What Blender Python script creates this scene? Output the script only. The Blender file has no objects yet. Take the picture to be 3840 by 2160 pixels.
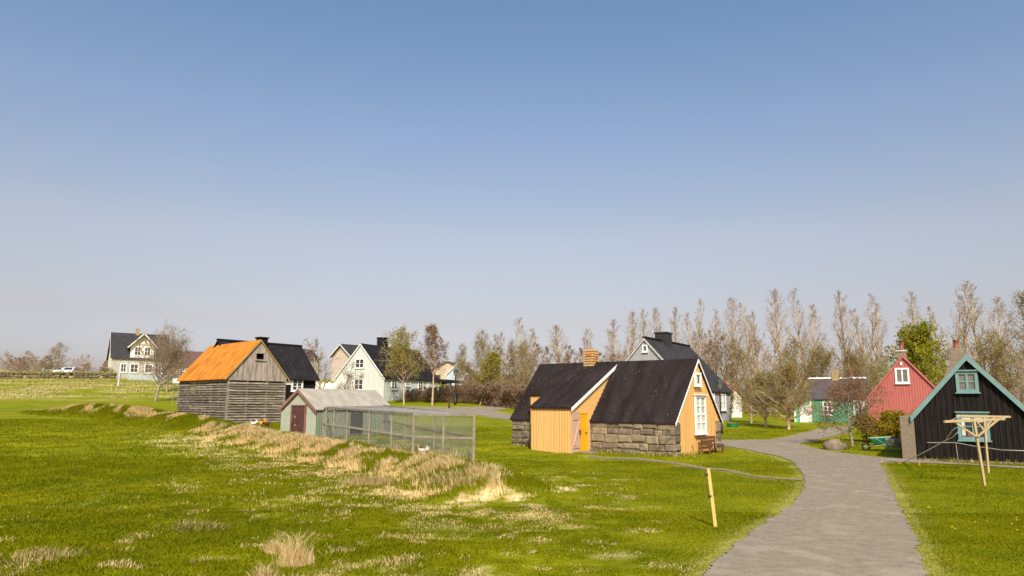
import bpy, bmesh, math, random
import numpy as np
from mathutils import Vector, Matrix
R_ = math.radians
sc = bpy.context.scene
C = sc.collection

# ------------------------------------------------------------------ camera, sky, sun, exposure
FOC, PITCH, ROLL, CAMZ = 2669.0, R_(9.23), R_(0.42), 2.0
cp, sp, cr, sr = math.cos(PITCH), math.sin(PITCH), math.cos(ROLL), math.sin(ROLL)
FW = np.array([0, cp, sp]); U0 = np.array([0, -sp, cp]); R0 = np.array([1.0, 0, 0])
RT = cr*R0 + sr*U0; UP = -sr*R0 + cr*U0; CAM = np.array([0, 0, CAMZ])
cam = bpy.data.objects.new('camera', bpy.data.cameras.new('camera')); C.objects.link(cam)
cam.data.sensor_width = 36; cam.data.lens = FOC/3840*36
cam.data.clip_start = 0.1; cam.data.clip_end = 9000
M = Matrix(((RT[0], UP[0], -FW[0], 0), (RT[1], UP[1], -FW[1], 0), (RT[2], UP[2], -FW[2], CAMZ), (0, 0, 0, 1)))
cam.matrix_world = M
sc.camera = cam
SUN_AZ, SUN_EL = R_(-3), R_(41)            # straight behind the camera
sdir = Vector((-math.sin(SUN_AZ)*math.cos(SUN_EL), -math.cos(SUN_AZ)*math.cos(SUN_EL), math.sin(SUN_EL)))
w = bpy.data.worlds.new('World'); sc.world = w; w.use_nodes = True
nt = w.node_tree
sky = nt.nodes.new('ShaderNodeTexSky'); sky.sky_type = 'NISHITA'; sky.sun_disc = False
sky.sun_elevation = SUN_EL; sky.sun_rotation = math.atan2(sdir.x, sdir.y)
sky.altitude = 0; sky.air_density = 1.0; sky.dust_density = 2.0; sky.ozone_density = 2.0
tcw = nt.nodes.new('ShaderNodeTexCoord'); sxy = nt.nodes.new('ShaderNodeSeparateXYZ'); nt.links.new(tcw.outputs['Generated'], sxy.inputs[0])
ramp = nt.nodes.new('ShaderNodeValToRGB'); nt.links.new(sxy.outputs[2], ramp.inputs[0])      # pale spring haze low in the sky
els = [(0, (.74, .62, .66)), (.06, (.73, .60, .64)), (.11, (.79, .582, .52)), (.221, (.997, .73, .595)), (.361, (.92, .80, .734)), (.513, (.745, .80, .788)), (1, (.62, .76, .80))]
while len(ramp.color_ramp.elements) < len(els): ramp.color_ramp.elements.new(.5)
for e_, (p_, c_) in zip(ramp.color_ramp.elements, els): e_.position = p_; e_.color = (*c_, 1)
mul = nt.nodes.new('ShaderNodeMix'); mul.data_type = 'RGBA'; mul.blend_type = 'MULTIPLY'; mul.inputs[0].default_value = 1
nt.links.new(sky.outputs[0], mul.inputs[6]); nt.links.new(ramp.outputs[0], mul.inputs[7])
bg = nt.nodes['Background']; nt.links.new(mul.outputs[2], bg.inputs[0]); bg.inputs[1].default_value = 0.110
sun = bpy.data.objects.new('sun', bpy.data.lights.new('sun', 'SUN')); C.objects.link(sun)
sun.data.energy = 2.8; sun.data.angle = R_(0.5); sun.data.color = (1.0, 0.93, 0.82)
sun.rotation_euler = (-sdir).to_track_quat('-Z', 'Y').to_euler()
sun.location = (-20, -40, 40)
sc.view_settings.view_transform = 'Standard'; sc.view_settings.look = 'None'
sc.view_settings.gamma = 1; sc.view_settings.exposure = 0.95; sc.view_settings.use_curve_mapping = False
sc.cycles.max_bounces = 5; sc.cycles.transparent_max_bounces = 4

# ------------------------------------------------------------------ small maths
def ray(px, py): return FW + RT*(px-1920)/FOC - UP*(py-1080)/FOC
def aty(px, py, y):
    d = ray(px, py); return CAM + d*(y/d[1])
_rs = np.random.RandomState(7); _LAT = _rs.rand(256, 256)
def vn(x, y):
    x = np.asarray(x, float); y = np.asarray(y, float)
    xi = np.floor(x).astype(int); yi = np.floor(y).astype(int); fx = x-xi; fy = y-yi
    fx = fx*fx*(3-2*fx); fy = fy*fy*(3-2*fy)
    a = _LAT[xi & 255, yi & 255]; b = _LAT[(xi+1) & 255, yi & 255]; c = _LAT[xi & 255, (yi+1) & 255]; d = _LAT[(xi+1) & 255, (yi+1) & 255]
    return a*(1-fx)*(1-fy)+b*fx*(1-fy)+c*(1-fx)*fy+d*fx*fy
def fbm(x, y, o=3):
    s = 0; a = .5; t = 0
    for k in range(o):
        s = s+a*vn(x*2**k+17*k, y*2**k+31*k); t += a; a *= .5
    return s/t
def ss(a, b, x):
    t = np.clip((np.asarray(x, float)-a)/(b-a), 0, 1); return t*t*(3-2*t)
def base_z(x, y):
    x = np.asarray(x, float); y = np.asarray(y, float)
    z = np.interp(y, [0, 30, 40, 50, 56, 63, 72, 84, 95, 105, 117, 140, 400], [0, 0, .22, .5, .7, 1.0, 1.55, 2.35, 3.5, 4.6, 5.7, 6.1, 6.5])
    rf = 1-.6*ss(-8, 25, x)
    z = np.where(z > .7, .7+(z-.7)*rf, z)
    z = z+.3*ss(-8, -19, x)*ss(31, 44, y)*(1-ss(58, 72, y))
    return z
CREST = []
for px, py, d in [(175, 1552, 58), (215, 1540, 56), (290, 1522, 54), (400, 1522, 51.5), (510, 1531, 49), (600, 1545, 47), (671, 1558, 45.5), (860, 1592, 38.5), (1043, 1627, 33), (1222, 1660, 28.5), (1400, 1690, 24.2), (1565, 1715, 21.3), (1789, 1760, 17.6), (1850, 1790, 16.6)]:
    p = aty(px, py, d); CREST.append((p[0], p[1], max(.1, p[2]-float(base_z(p[0], p[1])))))
CREST = np.array(CREST); CREST[0, 2] *= .3
def bank(x, y):
    """distance to the crest line of the turf bank, its height there, and signed side"""
    x = np.asarray(x, float); y = np.asarray(y, float)
    best = np.full(x.shape, 1e9); hh = np.zeros(x.shape); sg = np.zeros(x.shape)
    for i in range(len(CREST)-1):
        a = CREST[i]; b = CREST[i+1]; dx, dy = b[0]-a[0], b[1]-a[1]
        t = np.clip(((x-a[0])*dx+(y-a[1])*dy)/(dx*dx+dy*dy), 0, 1)
        d = np.hypot(x-a[0]-t*dx, y-a[1]-t*dy); m = d < best
        best = np.where(m, d, best); hh = np.where(m, a[2]+(b[2]-a[2])*t, hh)
        sg = np.where(m, np.sign(dx*(y-a[1])-dy*(x-a[0])), sg)
    return best, hh, sg
def ground(x, y):
    x = np.asarray(x, float); y = np.asarray(y, float)
    z = base_z(x, y)
    d, h, s = bank(x, y)
    wd = np.where(s < 0, .95+.25*fbm(x*.6, y*.6), 1.15)
    z = z+h*np.exp(-(d/wd)**2.2)
    near = (1-ss(1.0, 3.0, x))*(1-ss(36, 50, y))
    z = z+near*((fbm(x*.8+5, y*.8)-.5)*.16+(fbm(x*2.3+9, y*2.3, 2)-.5)*.07)
    z = z+ss(200, 400, y)*ss(-130, -290, x)*11*(.8+.4*vn(x*.01, y*.01))
    return z
def gz(x, y): return float(ground(np.array([x]), np.array([y]))[0])
def gp(px, py):
    d = ray(px, py); P = CAM+d*3
    t = 3.0
    while t < 400:
        P = CAM+d*t
        if P[2] <= float(base_z(P[0], P[1])): break
        t += .05
    return P
def gpoly(pts): return np.array([gp(*p)[:2] for p in pts])
def inpoly(x, y, poly):
    r = np.zeros(x.shape, bool); n = len(poly)
    for i in range(n):
        x0, y0 = poly[i]; x1, y1 = poly[(i+1) % n]
        c = ((y0 > y) != (y1 > y)) & (x < (x1-x0)*(y-y0)/(y1-y0+1e-12)+x0); r ^= c
    return r

# ------------------------------------------------------------------ materials
def mat(name, c1, c2=None, scale=4.0, rough=.8, bump=0.0, stretch=(1, 1, 1), spec=.25, detail=5, contrast=(.35, .65), c3=None, s3=20, t3=(.62, .68), tint=1.0, metal=0.0, transl=0.0):
    m = bpy.data.materials.new(name); m.use_nodes = True; n = m.node_tree.nodes; l = m.node_tree.links
    b = n['Principled BSDF']; b.inputs['Roughness'].default_value = rough; b.inputs['Specular IOR Level'].default_value = spec; b.inputs['Metallic'].default_value = metal
    tc = n.new('ShaderNodeTexCoord'); mp = n.new('ShaderNodeMapping'); mp.inputs['Scale'].default_value = stretch; l.new(tc.outputs['Object'], mp.inputs[0])
    nz = n.new('ShaderNodeTexNoise'); nz.inputs['Scale'].default_value = scale; nz.inputs['Detail'].default_value = detail; l.new(mp.outputs[0], nz.inputs['Vector'])
    mr = n.new('ShaderNodeMapRange'); mr.inputs[1].default_value = contrast[0]; mr.inputs[2].default_value = contrast[1]; l.new(nz.outputs['Fac'], mr.inputs[0])
    at = n.new('ShaderNodeAttribute'); at.attribute_name = 'tint'
    ad = n.new('ShaderNodeMath'); ad.operation = 'MULTIPLY_ADD'; ad.inputs[1].default_value = tint; l.new(at.outputs['Fac'], ad.inputs[0]); l.new(mr.outputs[0], ad.inputs[2])
    ad.use_clamp = True
    mx = n.new('ShaderNodeMix'); mx.data_type = 'RGBA'; mx.inputs[6].default_value = (*c1, 1); mx.inputs[7].default_value = (*(c2 or [v*.75 for v in c1]), 1); l.new(ad.outputs[0], mx.inputs[0])
    out = mx.outputs[2]
    if c3:
        n3 = n.new('ShaderNodeTexNoise'); n3.inputs['Scale'].default_value = s3; n3.inputs['Detail'].default_value = 3; l.new(tc.outputs['Object'], n3.inputs['Vector'])
        m3 = n.new('ShaderNodeMapRange'); m3.inputs[1].default_value = t3[0]; m3.inputs[2].default_value = t3[1]; l.new(n3.outputs['Fac'], m3.inputs[0])
        x3 = n.new('ShaderNodeMix'); x3.data_type = 'RGBA'; l.new(m3.outputs[0], x3.inputs[0]); l.new(out, x3.inputs[6]); x3.inputs[7].default_value = (*c3, 1); out = x3.outputs[2]
    l.new(out, b.inputs['Base Color'])
    if bump:
        bp = n.new('ShaderNodeBump'); bp.inputs['Strength'].default_value = min(1, bump); bp.inputs['Distance'].default_value = .03; l.new(nz.outputs['Fac'], bp.inputs['Height']); l.new(bp.outputs[0], b.inputs['Normal'])
    if transl:
        tr = n.new('ShaderNodeBsdfTranslucent'); l.new(out, tr.inputs['Color']); ms = n.new('ShaderNodeMixShader'); ms.inputs[0].default_value = transl
        l.new(b.outputs[0], ms.inputs[1]); l.new(tr.outputs[0], ms.inputs[2]); l.new(ms.outputs[0], n['Material Output'].inputs[0])
    return m
WOODZ = (6, 6, .5)
m_yellow = mat('yellow_paint', (.67, .41, .15), (.51, .29, .085), 3, .65, .1, WOODZ, .12, contrast=(.48, 1.2))  # darker second tone on the battens paints in groove shade between boards
m_yellow2 = mat('deep_yellow_door', (.72, .38, .015), (.66, .33, .012), 3, .5)
m_white = mat('white_paint', (.82, .82, .78), (.72, .72, .67), 5, .55)
m_cream = mat('cream_paint', (.72, .69, .57), (.64, .61, .50), 2, .7)
m_whitewall = mat('white_boards', (.60, .61, .56), (.50, .51, .465), 2, .7, .1, WOODZ)
m_black = mat('tarred_boards', (.009, .007, .0065), (.021, .017, .015), 3, .85, .3, WOODZ, .06)
m_blackroof = mat('black_roof', (.017, .015, .0165), (.055, .050, .052), 2, .75, .1, spec=.08, contrast=(.45, 1.4))
m_spotroof = mat('spotted_black_roof', (.017, .0125, .0115), (.040, .030, .029), 1.1, .9, .15, (.5, 2.0, .5), .03, 8, (.3, .75), (.17, .155, .145), 11, (.685, .74))
m_greyroof = mat('dark_grey_roof', (.034, .031, .033), (.050, .046, .048), 2, .7, spec=.12)
m_brownroof = mat('brown_roof', (.10, .055, .042), (.13, .075, .055), 2, .7)
m_grey = mat('grey_boards', (.36, .35, .36), (.30, .29, .30), 2, .7, .1, WOODZ)
m_greytrim = mat('grey_trim', (.50, .49, .47), None, 5, .6)
m_weathered = mat('weathered_boards', (.40, .335, .275), (.20, .165, .135), 2.2, .9, .4, (7, 7, .6), .1)
m_slat = mat('weathered_slats', (.40, .345, .26), (.15, .12, .09), 3, .9, .3, (.6, .6, 7), .1, tint=.8)
m_rust = mat('rusty_orange_roof', (.54, .205, .032), (.30, .080, .014), 2.2, .85, .2, (.5, 1.5, .5), .05, 9, (.47, .72))
m_palegreen = mat('pale_green_paint', (.38, .395, .30), (.33, .345, .26), 2, .75)
m_coopgreen = mat('coop_green_boards', (.22, .31, .19), (.13, .18, .11), 2, .8, .1, WOODZ)
m_coopdoor = mat('worn_red_door', (.105, .048, .038), (.08, .034, .027), 3, .75, .2, (4, 4, .7), .2, 5, (.35, .65), (.36, .26, .20), 5, (.68, .72))
m_redtrim = mat('faded_red_trim', (.25, .125, .095), (.19, .09, .07), 4, .75)
m_tin = mat('pale_tin_roof', (.42, .385, .32), (.33, .30, .25), 2, .7)
m_red = mat('red_boards', (.46, .145, .125), (.37, .105, .09), 2, .75, .1, WOODZ, .12)
m_green = mat('green_paint', (.14, .49, .28), (.12, .42, .235), 2, .7, .1, WOODZ, .12)
m_teal = mat('teal_paint', (.165, .275, .265), (.135, .235, .225), 4, .7)
m_stone = mat('basalt_stone', (.31, .24, .15), (.115, .09, .065), 5, .95, .6, (1, 1, 1), .1, 7, (.25, .8), (.36, .30, .20), 6, (.58, .75), tint=.75)
m_concrete = mat('concrete', (.27, .22, .145), (.19, .15, .10), 4, .9, .3, (1, 1, 3))
m_brick = mat('yellow_brick', (.56, .345, .14), (.17, .10, .045), 9, .9, .2, contrast=(.5, 1.3))
m_pot = mat('terracotta', (.30, .10, .065), (.22, .07, .05), 6, .7)
m_darkmetal = mat('black_metal', (.018, .018, .018), (.03, .03, .03), 8, .45, spec=.5)
m_glass = mat('window_glass', (.030, .032, .034), (.05, .05, .052), 1, .08, spec=.6)
m_greyglass = mat('dusty_glass', (.16, .15, .13), (.12, .11, .10), 2, .15, spec=.5)
m_curtain = mat('curtain', (.62, .62, .52), (.45, .45, .38), 3, .9, stretch=(12, 12, 1))
m_bench = mat('brown_bench_wood', (.15, .068, .034), (.11, .05, .026), 4, .7, .2)
m_post = mat('pale_timber', (.45, .335, .175), (.37, .27, .135), 4, .8, .2, (6, 6, .6))
m_timber = mat('grey_timber', (.27, .23, .165), (.18, .15, .108), 4, .85, .2)
m_yellowpost = mat('yellow_timber', (.60, .43, .13), (.52, .36, .10), 4, .8)
m_stick = mat('orange_brown_stick', (.33, .17, .05), None, 5, .8)
m_greenroof = mat('grey_brown_roof', (.075, .060, .056), (.10, .082, .076), 2, .8, spec=.1)
m_tanstone = mat('tan_stone', (.40, .29, .14), (.28, .20, .10), 6, .9)
m_birchleaf = mat('young_birch_leaves', (.42, .37, .07), (.33, .27, .055), .6, .8, transl=.5)
m_rustleaf = mat('rusty_buds', (.33, .17, .06), (.24, .12, .045), .6, .85, transl=.4)
m_palerail = mat('pale_rail', (.38, .33, .235), (.29, .25, .18), 4, .85)
m_wire = mat('galvanised_wire', (.42, .42, .38), (.34, .34, .31), 6, .55, metal=.2)
m_bark = mat('pale_bark', (.36, .30, .23), (.20, .16, .12), 6, .9, .3)
m_barkbrown = mat('brown_bark', (.36, .265, .175), (.26, .185, .12), 6, .9)
m_barkorange = mat('birch_bark', (.62, .45, .30), (.30, .19, .11), 5, .8, stretch=(1, 1, 3))
m_poplarbark = mat('poplar_bark', (.48, .36, .22), (.36, .265, .165), 4, .9)
m_bud = mat('poplar_buds', (.40, .31, .20), (.32, .225, .165), 3, .8, transl=.5)
m_olive = mat('young_olive_leaves', (.40, .315, .10), (.31, .235, .075), .6, .8, transl=.5)
m_brownleaf = mat('brown_twig_buds', (.40, .275, .155), (.31, .20, .12), .6, .85, transl=.5)
m_leafgreen = mat('fresh_green_leaves', (.38, .345, .02), (.27, .265, .014), .6, .75, transl=.5)
m_yellowgreen = mat('yellow_green_leaves', (.38, .27, .012), (.27, .195, .010), .8, .7, transl=.45)
m_hedge = mat('brown_hedge_twigs', (.28, .18, .105), (.18, .11, .068), .8, .85)
m_rock = mat('lichened_rock', (.24, .185, .13), (.15, .115, .085), 3, .95, .5)
m_path = mat('gravel', (.295, .238, .166), (.220, .178, .128), 5, .95, .6, (1, 1, 1), .1, 16, (.3, .7), (.34, .28, .20), 1.4, (.52, .74))
m_rope = mat('white_rope', (.62, .58, .48), None, 8, .9)
m_hen = mat('white_feathers', (.80, .76, .70), (.66, .6, .55), 12, .9)
m_henorange = mat('ginger_feathers', (.62, .30, .04), (.45, .18, .02), 9, .9)
m_hendark = mat('dark_feathers', (.04, .025, .015), None, 9, .9)
m_comb = mat('red_comb', (.45, .03, .02), None, 8, .6)
m_greenplastic = mat('green_plastic', (.02, .20, .09), (.015, .14, .06), 4, .45, spec=.5)
m_paletray = mat('pale_tray', (.55, .52, .46), (.42, .40, .35), 5, .6)
m_carwhite = mat('white_car_paint', (.72, .74, .74), None, 2, .25, spec=.6)
m_rubber = mat('rubber', (.02, .02, .02), None, 8, .8)
m_dandelion = mat('dandelion_yellow', (.75, .48, .005), (.7, .4, .005), 8, .7)
m_stem = mat('flower_stem', (.10, .15, .02), None, 8, .7)
m_pink = mat('pink_render', (.58, .47, .38), (.52, .42, .34), 2, .85)
m_beige = mat('beige_render', (.55, .43, .30), (.48, .37, .26), 2, .85)
m_lightblue = mat('pale_blue_boards', (.46, .53, .55), (.40, .47, .49), 2, .7)
m_brownwall = mat('brown_boards', (.16, .10, .07), (.12, .075, .055), 2, .8)
m_redroof = mat('red_roof', (.50, .06, .03), None, 3, .6)

# ------------------------------------------------------------------ mesh helpers
def tag(o, label=None, cat=None, group=None, kind=None):
    if label: o['label'] = label
    if cat: o['category'] = cat
    if group: o['group'] = group
    if kind: o['kind'] = kind
    return o
def empty(name, loc, rz=0.0, label=None, cat=None, group=None):
    o = bpy.data.objects.new(name, None); C.objects.link(o); o.location = [float(v) for v in loc]; o.rotation_euler = (0, 0, rz); o.empty_display_size = .3
    return tag(o, label, cat, group)
class MB:
    def __init__(s): s.v = []; s.f = []; s.t = []
    def poly(s, pts, tint=0.0):
        k = len(s.v); s.v += [tuple(float(c) for c in p) for p in pts]; s.f.append(tuple(range(k, k+len(pts)))); s.t.append(tint)
    def hexa(s, a, b, tint=0.0):
        """a, b: two matching quads (lists of 4 points)"""
        k = len(s.v); s.v += [tuple(float(c) for c in p) for p in list(a)+list(b)]
        for q in ((3, 2, 1, 0), (4, 5, 6, 7), (0, 1, 5, 4), (1, 2, 6, 5), (2, 3, 7, 6), (3, 0, 4, 7)):
            s.f.append(tuple(k+i for i in q)); s.t.append(tint)
    def box(s, x0, x1, y0, y1, z0, z1, tint=0.0):
        s.hexa([(x0, y0, z0), (x1, y0, z0), (x1, y1, z0), (x0, y1, z0)], [(x0, y0, z1), (x1, y0, z1), (x1, y1, z1), (x0, y1, z1)], tint)
    def bar(s, p, q, w, h=None, tint=0.0, up=(0, 0, 1)):
        """square bar from p to q"""
        p = Vector(p); q = Vector(q); d = (q-p).normalized(); h = h or w
        u = Vector(up)
        if abs(d.dot(u)) > .95: u = Vector((0, 1, 0))
        a = d.cross(u).normalized()*(w/2); b = a.cross(d).normalized()*(h/2)
        s.hexa([p-a-b, p+a-b, p+a+b, p-a+b], [q-a-b, q+a-b, q+a+b, q-a+b], tint)
    def tube(s, pts, rad, n=6, tint=0.0, cap=True):
        pts = [Vector(p) for p in pts]; k0 = len(s.v)
        if not isinstance(rad, (list, tuple)): rad = [rad]*len(pts)
        for i, p in enumerate(pts):
            d = (pts[min(i+1, len(pts)-1)]-pts[max(i-1, 0)]).normalized()
            u = Vector((0, 0, 1)) if abs(d.z) < .9 else Vector((1, 0, 0))
            a = d.cross(u).normalized(); b = d.cross(a)
            for j in range(n):
                t = 2*math.pi*j/n; s.v.append(tuple(p+(a*math.cos(t)+b*math.sin(t))*rad[i]))
        for i in range(len(pts)-1):
            for j in range(n):
                s.f.append((k0+i*n+j, k0+i*n+(j+1) % n, k0+(i+1)*n+(j+1) % n, k0+(i+1)*n+j)); s.t.append(tint)
        if cap:
            s.f.append(tuple(k0+j for j in range(n))); s.t.append(tint); e = k0+(len(pts)-1)*n
            s.f.append(tuple(e+j for j in range(n))[::-1]); s.t.append(tint)
    def lathe(s, prof, n=12, c=(0, 0, 0), tint=0.0):
        k0 = len(s.v)
        for r, z in prof:
            for j in range(n):
                t = 2*math.pi*j/n; s.v.append((c[0]+r*math.cos(t), c[1]+r*math.sin(t), c[2]+z))
        for i in range(len(prof)-1):
            for j in range(n):
                s.f.append((k0+i*n+j, k0+i*n+(j+1) % n, k0+(i+1)*n+(j+1) % n, k0+(i+1)*n+j)); s.t.append(tint)
        s.f.append(tuple(k0+j for j in range(n))[::-1]); s.t.append(tint)
        e = k0+(len(prof)-1)*n; s.f.append(tuple(e+j for j in range(n))); s.t.append(tint)
    def build(s, name, m, parent=None, smooth=False, bevel=0):
        me = bpy.data.meshes.new(name); me.from_pydata(s.v, [], s.f)
        a = me.attributes.new('tint', 'FLOAT', 'FACE'); a.data.foreach_set('value', np.array(s.t, np.float32))
        bm = bmesh.new(); bm.from_mesh(me); bmesh.ops.recalc_face_normals(bm, faces=bm.faces); bm.to_mesh(me); bm.free()
        me.materials.append(m)
        if smooth: me.shade_smooth()
        o = bpy.data.objects.new(name, me); C.objects.link(o)
        if parent: o.parent = parent
        if bevel:
            b = o.modifiers.new('bevel', 'BEVEL'); b.width = bevel; b.segments = 2; b.limit_method = 'ANGLE'
        return o
def npmesh(name, V, F, m, parent=None, tint=None, smooth=False):
    me = bpy.data.meshes.new(name); V = np.asarray(V, np.float32); F = np.asarray(F, np.int32); k = F.shape[1]
    me.vertices.add(len(V)); me.vertices.foreach_set('co', V.ravel())
    me.loops.add(F.size); me.loops.foreach_set('vertex_index', F.ravel())
    me.polygons.add(len(F)); me.polygons.foreach_set('loop_start', np.arange(0, F.size, k, dtype=np.int32)); me.polygons.foreach_set('loop_total', np.full(len(F), k, np.int32))
    me.update(calc_edges=True)
    if tint is not None:
        a = me.attributes.new('tint', 'FLOAT', 'FACE'); a.data.foreach_set('value', np.asarray(tint, np.float32))
    me.materials.append(m)
    if smooth: me.shade_smooth()
    o = bpy.data.objects.new(name, me); C.objects.link(o)
    if parent: o.parent = parent
    return o
def copy_tree(o, parent=None):
    c = o.copy(); C.objects.link(c)
    if parent: c.parent = parent
    for ch in list(o.children): copy_tree(ch, c)
    return c
def blob(mb, c, r, seed=0, n=(10, 7), lump=.15, tint=0.0, flat=0.0):
    rr = random.Random(seed); k0 = len(mb.v); nu, nv = n
    for i in range(nv+1):
        th = math.pi*i/nv
        for j in range(nu):
            ph = 2*math.pi*j/nu
            q = 1+lump*(rr.random()-.5)*2*(0 if i in (0, nv) else 1)
            z = math.cos(th)*q
            if flat and z < -flat: z = -flat
            mb.v.append((c[0]+r[0]*math.sin(th)*math.cos(ph)*q, c[1]+r[1]*math.sin(th)*math.sin(ph)*q, c[2]+r[2]*z))
    for i in range(nv):
        for j in range(nu):
            mb.f.append((k0+i*nu+j, k0+(i+1)*nu+j, k0+(i+1)*nu+(j+1) % nu, k0+i*nu+(j+1) % nu)); mb.t.append(tint)

# ------------------------------------------------------------------ ground and paths
MAIN = gpoly([(2600, 2250), (2640, 2160), (2697, 2099), (2759, 2041), (2841, 1984), (2908, 1940), (2966, 1897), (2995, 1868), (3016, 1830), (3016, 1801), (3004, 1772), (2976, 1733), (2908, 1709), (2802, 1688), (2716, 1673), (2600, 1664), (2600, 1648), (2716, 1651), (2793, 1651), (2889, 1649), (2966, 1636), (3040, 1618), (3085, 1606), (3110, 1602), (3160, 1601), (3182, 1606), (3178, 1622), (3130, 1635), (3057, 1651), (3008, 1663), (3000, 1668), (3033, 1680), (3154, 1700), (3298, 1716), (3418, 1724), (3466, 1728), (3600, 1739), (3840, 1752), (3960, 1758), (3960, 1768), (3840, 1759), (3640, 1745), (3466, 1738), (3330, 1733), (3300, 1742), (3322, 1777), (3341, 1830), (3361, 1878), (3390, 1936), (3418, 1993), (3447, 2070), (3475, 2160), (3500, 2250)])
BACK = gpoly([(1150, 1528), (1300, 1526), (1560, 1525), (1700, 1528), (1840, 1525), (1980, 1521), (1980, 1528), (1900, 1533), (1850, 1541), (1900, 1553), (1990, 1566), (2200, 1596), (2600, 1648), (2600, 1664), (2200, 1622), (1990, 1588), (1910, 1575), (1850, 1568), (1784, 1556), (1600, 1548), (1300, 1546), (1150, 1545)])
TRAIL = gpoly([(2216, 1708), (2260, 1717), (2400, 1720), (2560, 1740), (2650, 1756), (2720, 1762), (2816, 1784), (2900, 1792), (3010, 1797), (3010, 1803), (2900, 1798), (2816, 1789), (2720, 1767), (2640, 1761), (2550, 1745), (2400, 1726), (2250, 1722), (2210, 1713)])
POLYS = [MAIN, BACK, TRAIL]
def onpath(x, y, grow=0.0):
    r = np.zeros(x.shape, bool)
    for i, P in enumerate(POLYS):
        a = .07
        jx = (fbm(x*2.3+3, y*2.3, 3)-.5)*a*2; jy = (fbm(x*2.3+40, y*2.3+9, 3)-.5)*a*2
        r |= inpoly(x+jx, y+jy, P)
    return r
def pathsheet(P, step, name, label_kind, dz):
    x0, y0 = P.min(0)-.4; x1, y1 = P.max(0)+.4
    gx = np.arange(x0, x1, step); gy = np.arange(y0, y1, step)
    cx, cy = np.meshgrid(gx+step/2, gy+step/2)
    a = .07
    jx = (fbm(cx*2.3+3, cy*2.3, 3)-.5)*a*2; jy = (fbm(cx*2.3+40, cy*2.3+9, 3)-.5)*a*2
    m = inpoly(cx+jx, cy+jy, P)
    X, Y = np.meshgrid(np.append(gx, gx[-1]+step), np.append(gy, gy[-1]+step))
    nx = X.shape[1]; j, i = np.nonzero(m)
    F = np.stack([j*nx+i, j*nx+i+1, (j+1)*nx+i+1, (j+1)*nx+i], 1)
    used, inv = np.unique(F, return_inverse=True)
    V = np.stack([X.ravel(), Y.ravel()], 1)[used]
    Z = ground(V[:, 0], V[:, 1])+dz
    o = npmesh(name, np.column_stack([V, Z]), inv.reshape(F.shape), m_path if P is not TRAIL else m_trail, smooth=True)
    o['kind'] = 'structure'; return o
m_trail = mat('trodden_earth', (.31, .245, .14), (.22, .185, .06), 1.5, .95, .3, contrast=(.3, .6))
pathsheet(MAIN, .06, 'gravel_path', None, .022)
pathsheet(BACK, .25, 'gravel_lane', None, .026)
pathsheet(TRAIL, .08, 'dirt_trail', None, .016)

def dry(x, y):
    """share of dead straw among the grass, 0..1"""
    d, h, s = bank(x, y)
    front = s < 0
    onb = (1-.55*ss(36, 46, y))*np.exp(-(d/1.35)**2)*ss(.505, .59, fbm(.8*x-.55*y+2+1.5*fbm(x*.7, y*.7), .55*x+.8*y+7+1.5*fbm(y*.6+9, x*.6)))*(.30+.70*front)*1.3
    fld = ss(.645, .74, fbm(x*2.3+11, y*3.2+3))*(1-ss(1.2, 3.0, x-.12*(y-9)))*ss(-9, -3.5, x+.25*(y-10))*(1-ss(18, 24, y))*.5
    fld2 = ss(.50, .64, fbm(x*2.0+50, y*2.6))*ss(5.5, 2.5, d)*front*ss(40, 34, y)*.75
    low = ss(.70, .80, fbm(x*1.8+70, y*2.2+20))*ss(-2.8, -4.5, x)*(1-ss(10.0, 13.0, y))*.9
    far = ss(.40, .6, fbm(x*.22+5, y*.5))*ss(76, 84, y)*(1-ss(118, 130, y))*ss(-12, -22, x)*.5
    return np.clip(np.maximum.reduce([onb, fld, fld2, low, far]), 0, 1)

def axis(segs):
    out = [segs[0][0]]
    for a, b, st in segs:
        n = max(1, int(round((b-a)/st))); out += list(np.linspace(a, b, n+1)[1:])
    return np.array(out)
gx = axis([(-4000, -400, 400), (-400, -120, 20), (-120, -40, 2), (-40, 22, .3), (22, 60, 1.2), (60, 400, 20), (400, 4000, 400)])
gy = axis([(-300, -10, 20), (-10, 5, 1.5), (5, 62, .3), (62, 130, 1.0), (130, 500, 15), (500, 6000, 500)])
X, Y = np.meshgrid(gx, gy); V = np.column_stack([X.ravel(), Y.ravel(), ground(X.ravel(), Y.ravel())])
nx = len(gx); j, i = np.mgrid[0:len(gy)-1, 0:nx-1]; j = j.ravel(); i = i.ravel()
F = np.stack([j*nx+i, j*nx+i+1, (j+1)*nx+i+1, (j+1)*nx+i], 1)
G1, G2 = (.240, .235, .0045), (.155, .170, .003)
STRAW1, STRAW2 = (.93, .71, .385), (.82, .60, .29)
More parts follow.
